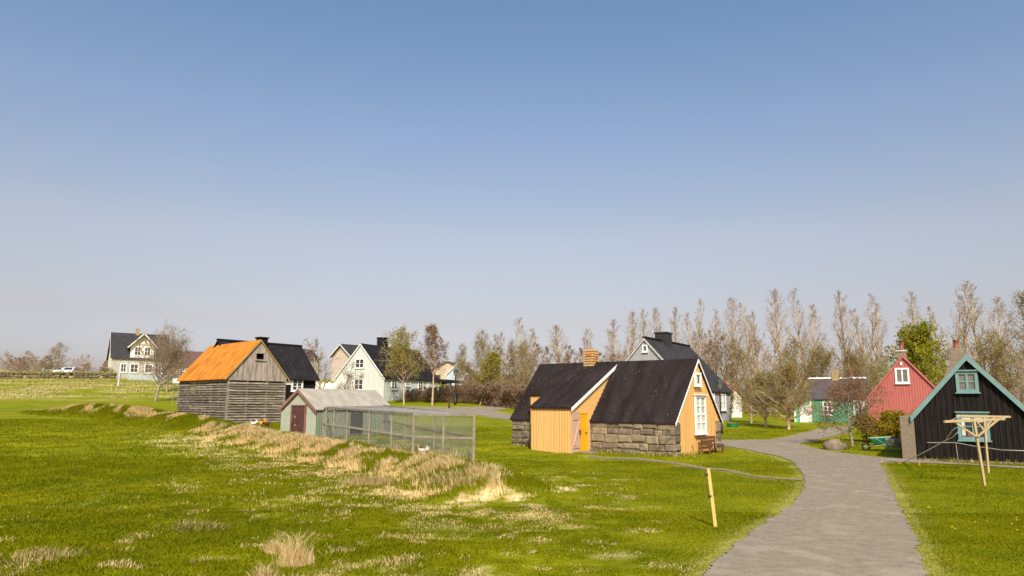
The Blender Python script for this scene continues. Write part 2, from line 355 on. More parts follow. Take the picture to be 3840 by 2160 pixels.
def grassmat(name, bumpy=True, transl=0.0):
    m = bpy.data.materials.new(name); m.use_nodes = True; n = m.node_tree.nodes; l = m.node_tree.links
    b = n['Principled BSDF']; b.inputs['Roughness'].default_value = .75; b.inputs['Specular IOR Level'].default_value = .04
    at = n.new('ShaderNodeAttribute'); at.attribute_name = 'tint'; rd = n.new('ShaderNodeAttribute'); rd.attribute_name = 'vary'
    tc = n.new('ShaderNodeTexCoord'); nz = n.new('ShaderNodeTexNoise'); nz.inputs['Scale'].default_value = .55; nz.inputs['Detail'].default_value = 6; l.new(tc.outputs['Object'], nz.inputs['Vector'])
    mr = n.new('ShaderNodeMapRange'); mr.inputs[1].default_value = .35; mr.inputs[2].default_value = .65; l.new(nz.outputs['Fac'], mr.inputs[0])
    ad = n.new('ShaderNodeMath'); ad.operation = 'ADD'; ad.use_clamp = True; l.new(mr.outputs[0], ad.inputs[0]); l.new(rd.outputs['Fac'], ad.inputs[1])
    g = n.new('ShaderNodeMix'); g.data_type = 'RGBA'; g.inputs[6].default_value = (*G1, 1); g.inputs[7].default_value = (*G2, 1); l.new(ad.outputs[0], g.inputs[0])
    s = n.new('ShaderNodeMix'); s.data_type = 'RGBA'; s.inputs[6].default_value = (*STRAW1, 1); s.inputs[7].default_value = (*STRAW2, 1); l.new(ad.outputs[0], s.inputs[0])
    x = n.new('ShaderNodeMix'); x.data_type = 'RGBA'; l.new(at.outputs['Fac'], x.inputs[0]); l.new(g.outputs[2], x.inputs[6]); l.new(s.outputs[2], x.inputs[7])
    l.new(x.outputs[2], b.inputs['Base Color'])
    if bumpy:
        n2 = n.new('ShaderNodeTexNoise'); n2.inputs['Scale'].default_value = 9; n2.inputs['Detail'].default_value = 6; l.new(tc.outputs['Object'], n2.inputs['Vector'])
        bp = n.new('ShaderNodeBump'); bp.inputs['Strength'].default_value = .7; bp.inputs['Distance'].default_value = .08; l.new(n2.outputs['Fac'], bp.inputs['Height']); l.new(bp.outputs[0], b.inputs['Normal'])
    if transl:
        tr = n.new('ShaderNodeBsdfTranslucent'); l.new(x.outputs[2], tr.inputs['Color']); ms = n.new('ShaderNodeMixShader'); ms.inputs[0].default_value = transl
        l.new(b.outputs[0], ms.inputs[1]); l.new(tr.outputs[0], ms.inputs[2]); l.new(ms.outputs[0], n['Material Output'].inputs[0])
    return m
m_ground = grassmat('turf'); m_blade = grassmat('grass_blades', False, .42)
go = npmesh('ground', V, F, m_ground, smooth=True); go['kind'] = 'structure'
dv = dry(V[:, 0], V[:, 1]); dv = np.where(bank(V[:, 0], V[:, 1])[0] < 2, ss(.22, .5, dv), dv*.8)
ep = np.zeros(len(V), bool)
for ox, oy in ((.35, 0), (-.35, 0), (0, .4), (0, -.4)): ep |= onpath(V[:, 0]+ox, V[:, 1]+oy)
dv = np.maximum(dv, ep*.13)
far = ss(110, 125, V[:, 1])*(V[:, 0] < -20); dv = np.maximum(dv, far*.4)
a = go.data.attributes.new('tint', 'FLOAT', 'POINT'); a.data.foreach_set('value', dv.astype(np.float32))

# blades of grass: one mass
rs = np.random.RandomState(3)
FOOT = []      # footprints (polygons) kept free of grass
def scatter(n, y0, y1):
    y = np.sqrt(rs.rand(n)*(y1*y1-y0*y0)+y0*y0); x = (rs.rand(n)*2-1)*(.76*y+2.5)
    return x, y
def blades(x, y, hgt, wid, tintp, lean, name, down=None):
    n = len(x); z = ground(x, y)-.01
    az = rs.rand(n)*2*np.pi; dx = np.cos(az)*wid/2; dy = np.sin(az)*wid/2
    la = rs.rand(n)*2*np.pi; lx = np.cos(la)*lean*hgt; ly = np.sin(la)*lean*hgt
    if down is not None: lx = lx+down[0]*hgt; ly = ly+down[1]*hgt
    b = np.column_stack([x, y, z])
    o = np.column_stack([dx, dy, np.zeros(n)])
    mid = b+np.column_stack([lx*.35, ly*.35, hgt*.62]); tip = b+np.column_stack([lx, ly, hgt*(1-.35*np.minimum(1, np.hypot(lx, ly)/hgt))])
    V = np.empty((n, 5, 3), np.float32); V[:, 0] = b-o; V[:, 1] = b+o; V[:, 2] = mid+o*.7; V[:, 3] = mid-o*.7; V[:, 4] = tip
    k = np.arange(n)[:, None]*5
    F = np.concatenate([k+np.array([[0, 1, 2]]), k+np.array([[0, 2, 3]]), k+np.array([[3, 2, 4]])], 1).reshape(-1, 3)
    tint = (rs.rand(n) < tintp).astype(np.float32)*(.7+.3*rs.rand(n))
    ob = npmesh(name, V.reshape(-1, 3), F, m_blade)
    for nm, val in (('tint', tint), ('vary', (rs.rand(n)-.5)*.9)):
        at = ob.data.attributes.new(nm, 'FLOAT', 'FACE'); at.data.foreach_set('value', np.repeat(val, 3).astype(np.float32))
    ob['kind'] = 'stuff'; return ob
def clear(x, y):
    m = ~onpath(x+rs.normal(0, .10, x.shape), y+rs.normal(0, .10, x.shape))
    for P in FOOT: m &= ~inpoly(x, y, P)
    return m

# ------------------------------------------------------------------ buildings
class House:
    def __init__(s, name, label, cat, x, y, z0, rot, W, L, he, hr, wall, roof=None, oe=.18, og=.15, th=.07, rib=0, batt=None, barge=None, skirt=.5, roofname='roof', wallpart=True, ridge=None, group=None):
        s.W, s.L, s.he, s.hr = W, L, he, hr; s.x, s.y, s.z0, s.rot = x, y, z0, R_(rot); s.wall_m = wall
        s.root = empty(name, (x, y, z0), s.rot, label, cat, group)
        FOOT.append(np.array([s.wp(a, b)[:2] for a, b in ((0, 0), (W, 0), (W, L), (0, L))]))
        if wallpart:
            mb = MB(); z = -skirt
            f = [(0, 0, z), (W, 0, z), (W, 0, he), (W/2, 0, hr), (0, 0, he)]; b = [(p[0], L, p[2]) for p in f]
            mb.poly(f); mb.poly(b[::-1])
            for i in (1, 2, 3, 4): mb.poly([f[i], b[i], b[(i+1) % 5], f[(i+1) % 5]])
            mb.poly([f[4], b[4], b[0], f[0]])
            if batt:
                for fc in batt[3] if len(batt) > 3 else ('front', 'left', 'right', 'back'): s.battens(mb, fc, *batt[:3])
            s.wall = mb.build('wall', wall, s.root)
        if roof:
            s.roof = s.mkroof(roof, oe, og, th, rib, roofname)
            if ridge:
                mb = MB(); mb.box(W/2-.13, W/2+.13, -og-.02, L+og+.02, hr+th*.6, hr+th+.09); mb.build('ridge_cap', ridge, s.roof)
        if barge:
            for y0, y1 in ((-og-.035, -og+.01), (L+og-.01, L+og+.035)):
                mb = MB(); k = (hr-he)/(W/2); t = .17 if barge is not m_teal else .24
                for sg in (-1, 1):
                    e = W/2+oe
                    a = [(W/2, y0, hr+th*.6), (W/2+sg*e, y0, hr-k*e+th*.6), (W/2+sg*e, y0, hr-k*e+th*.6-t), (W/2, y0, hr+th*.6-t)]
                    mb.hexa(a, [(p[0], y1, p[2]) for p in a])
                mb.build('bargeboard', barge, s.root)
    def wp(s, lx, ly, lz=0):
        c, q = math.cos(s.rot), math.sin(s.rot); return (s.x+c*lx-q*ly, s.y+q*lx+c*ly, s.z0+lz)
    def top(s, fc, t):
        return s.he+(s.hr-s.he)*(1-abs(2*t/s.W-1)) if fc in ('front', 'back') else s.he
    def P(s, fc, t, n, z):
        return {'front': (t, -n, z), 'right': (s.W+n, t, z), 'left': (-n, t, z), 'back': (t, s.L+n, z)}[fc]
    def fbox(s, mb, fc, t0, t1, z0, z1, n0, n1, tint=0.0):
        mb.hexa([s.P(fc, t0, n0, z0), s.P(fc, t1, n0, z0), s.P(fc, t1, n0, z1), s.P(fc, t0, n0, z1)], [s.P(fc, t0, n1, z0), s.P(fc, t1, n1, z0), s.P(fc, t1, n1, z1), s.P(fc, t0, n1, z1)], tint)
    def battens(s, mb, fc, sp_, w_, th, t0=None, t1=None, ztop=None, zb=-.05, n0=0.0):
        rr = random.Random(len(fc)*7+int(s.x)); ln = s.W if fc in ('front', 'back') else s.L
        t0 = .02 if t0 is None else t0; t1 = ln-.02 if t1 is None else t1; k = max(1, int((t1-t0)/sp_)); st = (t1-t0)/k
        for i in range(k+1):
            t = t0+i*st; a, b = max(t0, t-w_/2), min(t1, t+w_/2)
            za = (ztop(a) if ztop else s.top(fc, a))-.02; zc = (ztop(b) if ztop else s.top(fc, b))-.02
            A = [s.P(fc, a, n0, zb), s.P(fc, b, n0, zb), s.P(fc, b, n0, zc), s.P(fc, a, n0, za)]
            B = [s.P(fc, a, n0+th, zb), s.P(fc, b, n0+th, zb), s.P(fc, b, n0+th, zc), s.P(fc, a, n0+th, za)]
            mb.hexa(A, B, .3+rr.random()*.7)
    def mkroof(s, m, oe, og, th, rib, name):
        mb = MB(); W, L, he, hr = s.W, s.L, s.he, s.hr; k = (hr-he)/(W/2); e = W/2+oe; lift = .012
        for sg in (-1, 1):
            q = [(W/2, hr+lift), (W/2+sg*e, hr-k*e+lift), (W/2+sg*e, hr-k*e+lift+th), (W/2, hr+lift+th)]
            mb.hexa([(p[0], -og, p[1]) for p in q], [(p[0], L+og, p[1]) for p in q])
            if rib:
                n = int((L+2*og)/rib)
                for i in range(n+1):
                    y = -og+.02+i*(L+2*og-.07)/n
                    a = [(W/2+sg*.02, y, hr-k*.02+lift+th-.01), (W/2+sg*(e-.01), y, hr-k*(e-.01)+lift+th-.01), (W/2+sg*(e-.01), y+.05, hr-k*(e-.01)+lift+th-.01), (W/2+sg*.02, y+.05, hr-k*.02+lift+th-.01)]
                    mb.hexa(a, [(p[0], p[1], p[2]+.05) for p in a], .3)
        return mb.build(name, m, s.root)
    def px(s, fc, px, py, n=0.0):
        u = np.array([math.cos(s.rot), math.sin(s.rot), 0]); v = np.array([-u[1], u[0], 0]); O = np.array([s.x, s.y, s.z0])
        N, Q = {'front': (-v, O-v*n), 'left': (-u, O-u*n), 'right': (u, O+u*(s.W+n)), 'back': (v, O+v*(s.L+n))}[fc]
        d = ray(px, py); t = ((Q-CAM)@N)/(d@N); p = CAM+d*t-O
        return (p@u if fc in ('front', 'back') else p@v), p[2]
    def win(s, fc, a, b, nx=2, ny=3, frame=None, glass=None, casing=.09, bar=.05, sill=True, pix=True, n0=.03, curtain=None, hood=None, midrail=None, name='window'):
        if pix:
            p = s.px(fc, *a); q = s.px(fc, *b); t0, t1 = sorted((p[0], q[0])); z0, z1 = sorted((p[1], q[1]))
        else: t0, t1, z0, z1 = a[0], b[0], a[1], b[1]
        frame = frame or m_white; mb = MB(); n1 = n0+.06
        s.fbox(mb, fc, t0, t0+casing, z0, z1, 0, n1); s.fbox(mb, fc, t1-casing, t1, z0, z1, 0, n1)
        s.fbox(mb, fc, t0+casing, t1-casing, z1-casing, z1, 0, n1); s.fbox(mb, fc, t0+casing, t1-casing, z0, z0+casing, 0, n1)
        iw, ih = t1-t0-2*casing, z1-z0-2*casing
        for i in range(1, nx):
            c = t0+casing+iw*i/nx; bw = bar*1.5 if nx == 2 else bar; s.fbox(mb, fc, c-bw/2, c+bw/2, z0+casing, z1-casing, .005, n1-.012)
        for j_ in range(1, ny):
            zc = z0+casing+ih*j_/ny; bw = bar*1.6 if midrail == j_ else bar*.8; s.fbox(mb, fc, t0+casing, t1-casing, zc-bw/2, zc+bw/2, .004, n1-.018)
        wo = mb.build(name, frame, s.root)
        g = MB(); s.fbox(g, fc, t0+casing*.6, t1-casing*.6, z0+casing*.6, z1-casing*.6, .001, n0+.004); g.build('pane', glass or m_glass, wo)
        if sill: g = MB(); s.fbox(g, fc, t0-.04, t1+.04, z0-.05, z0-.002, 0, n1+.05); g.build('sill', frame, wo)
        if hood: g = MB(); s.fbox(g, fc, t0-.05, t1+.05, z1+.002, z1+.05, 0, n1+.07); g.build('hood', hood, wo)
        if curtain:
            for u0, u1, h0 in curtain:
                g = MB(); c0 = t0+casing+iw*u0; c1 = t0+casing+iw*u1; n = 6
                for i in range(n):
                    w0 = c0+(c1-c0)*i/n; w1 = c0+(c1-c0)*(i+1)/n; e = .004*(i % 2)
                    s.fbox(g, fc, w0, w1, z0+casing+ih*h0, z1-casing, n0+.005, n0+.007+e)
                g.build('curtain', m_curtain, wo)
        return wo, (t0, t1, z0, z1)
    def chimney(s, yc, w, h, m, zb=None, cap=None, d=None, pot=None, lx=None):
        lx = s.W/2 if lx is None else lx; d = d or w; mb = MB(); z1 = s.hr+h; zb = s.hr-.5 if zb is None else zb
        mb.box(lx-w/2, lx+w/2, yc-d/2, yc+d/2, zb, z1)
        o = mb.build('chimney', m, s.root)
        if cap: mb = MB(); mb.box(lx-w/2-.07, lx+w/2+.07, yc-d/2-.07, yc+d/2+.07, z1, z1+.10); mb.build('chimney_cap', cap, o)
        if pot:
            mb = MB(); zz = z1+(.10 if cap else 0); mb.lathe([(pot[0]*1.2, 0), (pot[0]*1.2, .05), (pot[0], .07), (pot[0]*.92, pot[1]-.06), (pot[0]*1.12, pot[1]-.05), (pot[0]*1.12, pot[1])], 12, (lx, yc, zz)); mb.build('chimney_pot', m_pot, o, True)
        return o
    def door(s, fc, t0, t1, z0, z1, m, frame=None, n0=.03, knob=True, panels=2):
        fr = MB()
        c = .07
        s.fbox(fr, fc, t0-c, t0, z0, z1+c, 0, n0+.05); s.fbox(fr, fc, t1, t1+c, z0, z1+c, 0, n0+.05); s.fbox(fr, fc, t0, t1, z1, z1+c, 0, n0+.05)
        dm = MB(); s.fbox(dm, fc, t0, t1, z0, z1, .001, n0+.01)
        wd, hh = t1-t0, z1-z0
        for k in range(panels):
            za = z0+hh*(.08+k*(.86/panels)); zb = za+hh*(.86/panels-.07)
            s.fbox(dm, fc, t0+wd*.14, t0+wd*.46, za, zb, n0+.01, n0+.022, .3); s.fbox(dm, fc, t0+wd*.54, t0+wd*.86, za, zb, n0+.01, n0+.022, .3)
        d = dm.build('door', m, s.root); fr.build('door_frame', frame or m, d)
        if knob: k = MB(); s.fbox(k, fc, t0+wd*.08, t0+wd*.12, z0+hh*.45, z0+hh*.52, n0+.01, n0+.06); k.build('handle', m_darkmetal, d)
        return d
def stones(mb, x0, x1, z0, z1, put, seed, rows=4, wmin=.26, wmax=.80):
    """coursed rubble: individual stones set slightly unevenly; put(t0,t1,z0,z1,proud,tint)"""
    r = random.Random(seed); zs = [z0]
    for i in range(rows): zs.append(zs[-1]+(z1-z0)/rows*(.65+.7*r.random()))
    k = (z1-z0)/(zs[-1]-z0); zs = [z0+(z-z0)*k for z in zs]
    for i in range(rows):
        t = x0
        while t < x1-.02:
            w_ = wmin+(wmax-wmin)*r.random(); e = min(x1, t+w_)
            if x1-e < .2: e = x1
            za = zs[i]+.008+(r.random()-.5)*.10*(i > 0); zb = zs[i+1]-.008+(r.random()-.5)*.06*(i < rows-1)
            put(t+.006, e-.006, za, zb, .02+.05*r.random(), r.random()-.35); t = e
def stone_face(s, mb, fc, t0, t1, z0, z1, n, seed, rows):
    r = random.Random(seed+5)
    def put(a, b, za, zb, pr, ti):
        ch = min(.05, (b-a)*.2, (zb-za)*.25); j_ = lambda: (r.random()-.5)*.04
        A = [s.P(fc, a, n-.03, za), s.P(fc, b, n-.03, za), s.P(fc, b, n-.03, zb), s.P(fc, a, n-.03, zb)]
        B = [s.P(fc, a+.004, n+pr*.4, za+.004), s.P(fc, b-.004, n+pr*.4, za+.004), s.P(fc, b-.004, n+pr*.4, zb-.004), s.P(fc, a+.004, n+pr*.4, zb-.004)]
        D = [s.P(fc, a+ch+j_()*.6, n+pr, za+ch+j_()*.6), s.P(fc, b-ch+j_()*.6, n+pr, za+ch+j_()*.6), s.P(fc, b-ch+j_()*.6, n+pr, zb-ch+j_()*.6), s.P(fc, a+ch+j_()*.6, n+pr, zb-ch+j_()*.6)]
        mb.hexa(A, B, ti); mb.hexa(B, D, ti)
    stones(mb, t0, t1, z0, z1, put, seed, rows)

# --- yellow cottage in front
Y = House('yellow_cottage', 'low yellow cottage with thick stone side walls, spotted black roof and brick chimney', 'cottage', 6.46, 28.59, 0, 51.4, 4.56, 8.23, 1.29, 3.87, m_yellow, m_spotroof, oe=.06, og=.07, th=.07, wallpart=False)
mb = MB(); f = [(.5, .03, -.3), (4.06, .03, -.3), (4.06, .03, 1.8), (4.5, .03, 1.29), (2.28, .03, 3.86), (.06, .03, 1.29), (.5, .03, 1.8)]
for yy in (.03,):
    g = [(.5, yy, -.3), (4.06, yy, -.3), (4.06, yy, 1.29), (4.52, yy, 1.29), (2.28, yy, 3.83), (.04, yy, 1.29), (.5, yy, 1.29)]
    mb.poly([g[0], g[1], g[2], g[6]]); mb.poly([g[5], g[3], g[4]])
Y.battens(mb, 'front', .14, .035, .010, .53, 4.03, n0=-.03, zb=-.02)
Y.battens(mb, 'front', .14, .035, .010, .10, .48, n0=-.03, zb=1.3); Y.battens(mb, 'front', .14, .035, .010, 4.1, 4.48, n0=-.03, zb=1.3)
mb.build('gable_wall', m_yellow, Y.root)
mb = MB(); g = [(.5, 8.15, -.3), (4.06, 8.15, -.3), (4.06, 8.15, 1.29), (4.52, 8.15, 1.29), (2.28, 8.15, 3.83), (.04, 8.15, 1.29), (.5, 8.15, 1.29)]; mb.poly(g); mb.build('gable_wall', m_yellow, Y.root)
for sg, fc in ((0, 'left'), (1, 'right')):
    mb = MB(); x0, x1 = (0.03, .47) if sg == 0 else (4.09, 4.53)
    mb.box(x0, x1, .02, 8.2, -.4, 1.26, .9)
    stone_face(Y, mb, fc, .0, 8.23, -.08, 1.27, -.03, 11+sg, 5)
    # end face towards the gable
    stone_face(Y, mb, 'front', x0-.03, x1+.02, -.08, 1.27, 0.0, 31+sg, 4)
    mb.build('stone_wall', m_stone, Y.root)
mb = MB()                                   # thin white boards up the rakes
for sg in (-1, 1):
    a = [(2.28, -.095, 3.93), (2.28+sg*2.36, -.095, 1.26), (2.28+sg*2.36, -.095, 1.17), (2.28, -.095, 3.82)]
    mb.hexa(a, [(p[0], -.072, p[2]) for p in a])
mb.build('bargeboard', m_white, Y.root)
Y.win('front', (1.86, .82), (2.92, 2.40), 2, 4, casing=.10, pix=False, n0=.02, curtain=[(0.04, .42, 0), (.58, .96, 0), (0.05, .95, .55)], hood=m_white, midrail=2)
Y.win('front', (1.93, 2.80), (2.53, 3.36), 1, 1, casing=.10, pix=False, n0=.02, curtain=[(.1, .5, .1)])
# porch: lean-to with a notch at its far corner, in the plane of one long low-pitched roof
mb = MB(); kq = (3.80-1.83)/(2.28+1.5)
zr = lambda n: 1.83+kq*(1.5-n)
F0, F1, F2 = 3.92, 5.96, 6.75
def wallpoly(mb, fc_pts): mb.poly(fc_pts)
mb.poly([(-1.5, F0, -.3), (-1.5, F1, -.3), (-1.5, F1, zr(1.5)), (-1.5, F0, zr(1.5))])                       # front
mb.poly([(-1.5, F1, -.3), (-.5, F1, -.3), (-.5, F1, zr(.5)), (-1.5, F1, zr(1.5))])                         # notch side
mb.poly([(-.5, F1, -.3), (-.5, F2, -.3), (-.5, F2, zr(.5)), (-.5, F1, zr(.5))])                            # set-back front
mb.poly([(-.5, F2, -.3), (.0, F2, -.3), (2.0, F2, 3.5), (2.2, F2, zr(-2.2)), (-.5, F2, zr(.5))])           # far side
mb.poly([(-1.5, F0, -.3), (0, F0, -.3), (.0, F0, 1.2), (2.2, F0, 3.75), (-1.5, F0, zr(1.5))])              # door side
Y.battens(mb, 'left', .13, .035, .014, F0+.02, F1-.02, ztop=lambda t: zr(1.5), n0=1.5)
Y.battens(mb, 'left', .155, .04, .02, F1+.02, F2-.02, ztop=lambda t: zr(.5), n0=.5)
for i in range(17):                                                                                        # boards of the door side
    n = 1.46-i*.165
    if -.0 < n < 1.1: zb = 1.63
    elif n <= 0: zb = 1.33+(-n)*1.13
    else: zb = -.05
    zt = zr(n)-.02
    if zt > zb+.05: mb.hexa([(-n-.02, F0-.02, zb), (-n+.02, F0-.02, zb), (-n+.02, F0, zb), (-n-.02, F0, zb)], [(-n-.02, F0-.02, zt), (-n+.02, F0-.02, zt), (-n+.02, F0, zt), (-n-.02, F0, zt)], .4)
porch = mb.build('porch', m_yellow, Y.root)
mb = MB()
def roofpiece(mb, y0, y1, na, nb, t=.07):
    a = [(-na, y0, zr(na)+.01), (-na, y1, zr(na)+.01), (-nb, y1, zr(nb)+.01), (-nb, y0, zr(nb)+.01)]
    mb.hexa(a, [(p[0], p[1], p[2]+t) for p in a])
roofpiece(mb, F0-.10, F1+.06, 1.58, .55); roofpiece(mb, F0-.10, F2+.06, .549, -2.25)
mb.build('porch_roof', m_spotroof, Y.root)
mb = MB(); a = [(-1.6, F0-.125, zr(1.6)-.08), (2.25, F0-.125, zr(-2.25)-.08), (2.25, F0-.125, zr(-2.25)+.07), (-1.6, F0-.125, zr(1.6)+.07)]
mb.hexa(a, [(p[0], F0-.103, p[2]) for p in a]); mb.build('porch_bargeboard', m_white, Y.root)
m_pinkdoor = mat('faded_pink_door', (.52, .34, .24), (.45, .28, .20), 4, .75, .1, WOODZ)
mb = MB()                                   # batten door standing open against the porch corner
mb.box(-1.49, -.93, F0-.075, F0-.035, .03, 1.68)
for z in (.2, 1.35): mb.box(-1.47, -.95, F0-.10, F0-.075, z, z+.13, .5)
mb.bar((-1.42, F0-.088, .33), (-1.0, F0-.088, 1.35), .025, .10, .5, up=(0, 1, 0))
d = mb.build('door', m_pinkdoor, Y.root)
mb = MB(); mb.box(-.97, -.93, F0-.13, F0-.075, .75, .95); mb.build('handle', m_darkmetal, d)
mb = MB(); mb.box(-.90, -.30, F0-.03, F0-.012, .02, 1.60); mb.box(-.92, -.88, F0-.05, F0-.03, 0, 1.64, .3); mb.box(-.32, -.28, F0-.05, F0-.03, 0, 1.64, .3); mb.box(-.88, -.32, F0-.05, F0-.03, 1.6, 1.64, .3)
d = mb.build('inner_door', m_yellow2, Y.root); mb = MB(); mb.box(-.42, -.39, F0-.08, F0-.03, .78, .84); mb.build('handle', m_darkmetal, d)
# brick chimney, brick by brick
mb = MB(); r = random.Random(4); c0, c1 = 5.28-.26, 5.28+.26; zz = 3.3
mb.box(2.04, 2.52, c0+.02, c1-.02, 3.2, 4.50, .9)
row = 0
while zz < 4.47:
    for fc in ('L', 'R', 'F', 'B'):
        t = (c0 if fc in 'LR' else 2.02)-(.14 if row % 2 else 0); e = c1 if fc in 'LR' else 2.54
        while t < e:
            a, b = max(t, c0 if fc in 'LR' else 2.02), min(t+.24, e); t += .275
            if b-a < .03: continue
            ti = r.random()*.35-.1
            if fc == 'L': mb.box(2.015, 2.045, a, b, zz, zz+.082, ti)
            if fc == 'R': mb.box(2.515, 2.545, a, b, zz, zz+.082, ti)
            if fc == 'F': mb.box(a, b, c0-.005, c0+.022, zz, zz+.082, ti)
            if fc == 'B': mb.box(a, b, c1-.022, c1+.005, zz, zz+.082, ti)
    zz += .115; row += 1
ch = mb.build('chimney', m_brick, Y.root)
m_brickred = mat('red_brick', (.48, .15, .05), (.36, .10, .04), 9, .9)
mb = MB(); mb.box(2.008, 2.02, c0+.10, c0+.36, 4.22, 4.36); mb.build('red_brick', m_brickred, ch); mb = MB(); mb.box(2.25, 2.42, c0-.012, c0, 4.05, 4.2); mb.build('red_brick', m_brickred, ch)
FOOT.append(np.array([Y.wp(a, b)[:2] for a, b in ((-1.5, F0), (0, F0), (0, F2), (-1.5, F1))]))
mb = MB(); blob(mb, (0, 0, 0), (.42, .30, .07), 3, (9, 6), .2); o = mb.build('doorstep_stone', m_rock, None, True); q = Y.wp(-.75, F0-.45); o.location = (q[0], q[1], gz(q[0], q[1])+.01); tag(o, 'flat stone doorstep in front of the open cottage porch', 'stone slab')

# bench against the yellow gable, and a stick standing before the stone corner
q = Y.wp(2.0, -.10); B = empty('wooden_bench', (q[0], q[1], gz(q[0], q[1])-.01), R_(51.4), 'brown slatted wooden bench under the tall white window of the yellow gable', 'bench')
mb = MB()
for k in range(4): mb.box(-.03, 1.43, -.50+k*.105, -.50+k*.105+.085, .36, .39, k*.15)
mb.build('seat', m_bench, B)
mb = MB(); mb.box(-.02, 1.40, -.085, -.06, .62, .71); mb.box(-.02, 1.42, -.095, -.07, .46, .54)
for k in range(9): mb.box(.06+k*.145, .10+k*.145, -.085, -.065, .54, .62, .3)
mb.build('backrest', m_bench, B)
for lx, ly, h in ((.0, -.48, .36), (.0, -.12, .70), (1.35, -.48, .36), (1.35, -.12, .70)):
    mb = MB(); mb.box(lx, lx+.06, ly, ly+.06, 0, h); mb.build('leg', m_bench, B)
q = Y.wp(-.38, -1.0); sk = MB(); sk.bar((0, 0, -.1), (-.10, .02, .50), .045); sk = sk.build('short_stick', m_stick, None); sk.location = (q[0], q[1], gz(q[0], q[1])); tag(sk, 'short orange-brown stick leaning in the grass left of the bench', 'stick')

# --- slatted barn with the orange roof
BN = House('slatted_barn', 'weathered slatted barn with a bright rusty orange roof', 'barn', -17.70, 44.79, .70, 44.4, 3.91, 8.14, 2.90, 5.23, m_weathered, m_rust, oe=.20, og=.10, th=.05, wallpart=False)
rr = random.Random(5)
def slats(fc, ln, z0, z1, solid_top=0, nm='slatted_wall'):
    mb = MB(); z = z0; k = 0
    while z < z1-.05:
        gap = .012 if z > z1-solid_top else .042+rr.random()*.026
        h = .095+rr.random()*.02; t = 0
        while t < ln:
            e = min(ln, t+2.0+rr.random()*1.6)
            if ln-e < .6: e = ln
            BN.fbox(mb, fc, t+.004, e-.004, z, min(z1, z+h)+(rr.random()-.5)*.006, -.03, .0+rr.random()*.012, rr.random()-.3)
            t = e
        z += h+gap; k += 1
    for t in np.arange(0, ln+.01, 1.3): BN.fbox(mb, fc, max(0, t-.06), min(ln, t+.06), -.4, z1, -.14, -.031, .3)
    return mb.build(nm, m_slat, BN.root)
slats('left', 8.14, -.15, 2.88, .45); slats('front', 3.91, -.15, 2.62); slats('right', 8.14, -.15, 2.88); slats('back', 3.91, -.15, 2.9)
for fc, dy in (('front', 0), ('back', 0)):
    t = 0; mb = MB()
    while t < 3.9:
        e = min(3.91, t+.17); za = BN.top(fc, t); zb = BN.top(fc, e); m_ = (t+e)/2
        def seg(z0a, za, zb):
            A = [BN.P(fc, t+.004, -.02, z0a), BN.P(fc, e-.004, -.02, z0a), BN.P(fc, e-.004, -.02, zb), BN.P(fc, t+.004, -.02, za)]
            pr = .015+rr.random()*.012
            mb.hexa(A, [BN.P(fc, t+.004, pr, z0a), BN.P(fc, e-.004, pr, z0a), BN.P(fc, e-.004, pr, zb), BN.P(fc, t+.004, pr, za)], rr.random()*.5-.2)
        if fc == 'front' and 1.72 < m_ < 2.30:
            seg(2.63, 4.02, 4.02); 
            if za > 4.4: seg(4.38, za, zb)
        else: seg(2.63, za, zb)
        t = e
    mb.build('gable_boards', m_weathered, BN.root)
mb = MB(); BN.fbox(mb, 'front', 1.66, 2.40, 3.90, 4.0, .02, .10); BN.fbox(mb, 'front', 1.66, 1.74, 4.0, 4.42, .02, .05); BN.fbox(mb, 'front', 2.24, 2.40, 4.0, 4.42, .02, .05); BN.fbox(mb, 'front', 1.74, 2.24, 4.38, 4.43, .02, .05); wn = mb.build('window', m_slat, BN.root)
mb = MB(); BN.fbox(mb, 'front', 1.7, 2.3, 3.98, 4.42, -.30, -.28); mb.build('opening_shade_panel', m_black, wn)  # black panel behind the opening, standing in for the shade inside the barn
mb = MB()
for sg in (-1, 1):
    e = 1.955+.2; k = (5.23-2.9)/1.955; a = [(1.955, -.14, 5.28), (1.955+sg*e, -.14, 5.28-k*e), (1.955+sg*e, -.14, 5.18-k*e), (1.955, -.14, 5.18)]
    mb.hexa(a, [(p[0], -.11, p[2]) for p in a])
mb.build('bargeboard', mat('ochre_board', (.40, .27, .08), None, 5, .8), BN.root)
for p, q in (((.1, .1), (.22, .22)), ((3.7, .1), (3.82, .22)), ((.1, 7.9), (.22, 8.05)), ((3.7, 7.9), (3.82, 8.05))): mb = MB(); mb.box(p[0], q[0], p[1], q[1], -.5, 2.9); mb.build('corner_post', m_slat, BN.root)

# --- black house behind the barn
D = House('black_house', 'black boarded house with white windows standing behind the slatted barn', 'house', -22.71, 52.41, .84, -39.4, 4.82, 6.55, 2.99, 5.43, m_black, m_blackroof, oe=.25, og=.2, rib=.35, ridge=m_blackroof, skirt=.6)
D.chimney(3.3, .62, .42, m_black, cap=m_black)
D.win('right', (1093, 1418), (1133, 1468), 2, 3, casing=.12)
mb = MB(); p, q = D.px('right', 1070, 1425), D.px('right', 1091, 1443); D.fbox(mb, 'right', min(p[0], q[0]), max(p[0], q[0]), min(p[1], q[1]), max(p[1], q[1]), .02, .06); mb.build('sign_board', m_white, D.root)

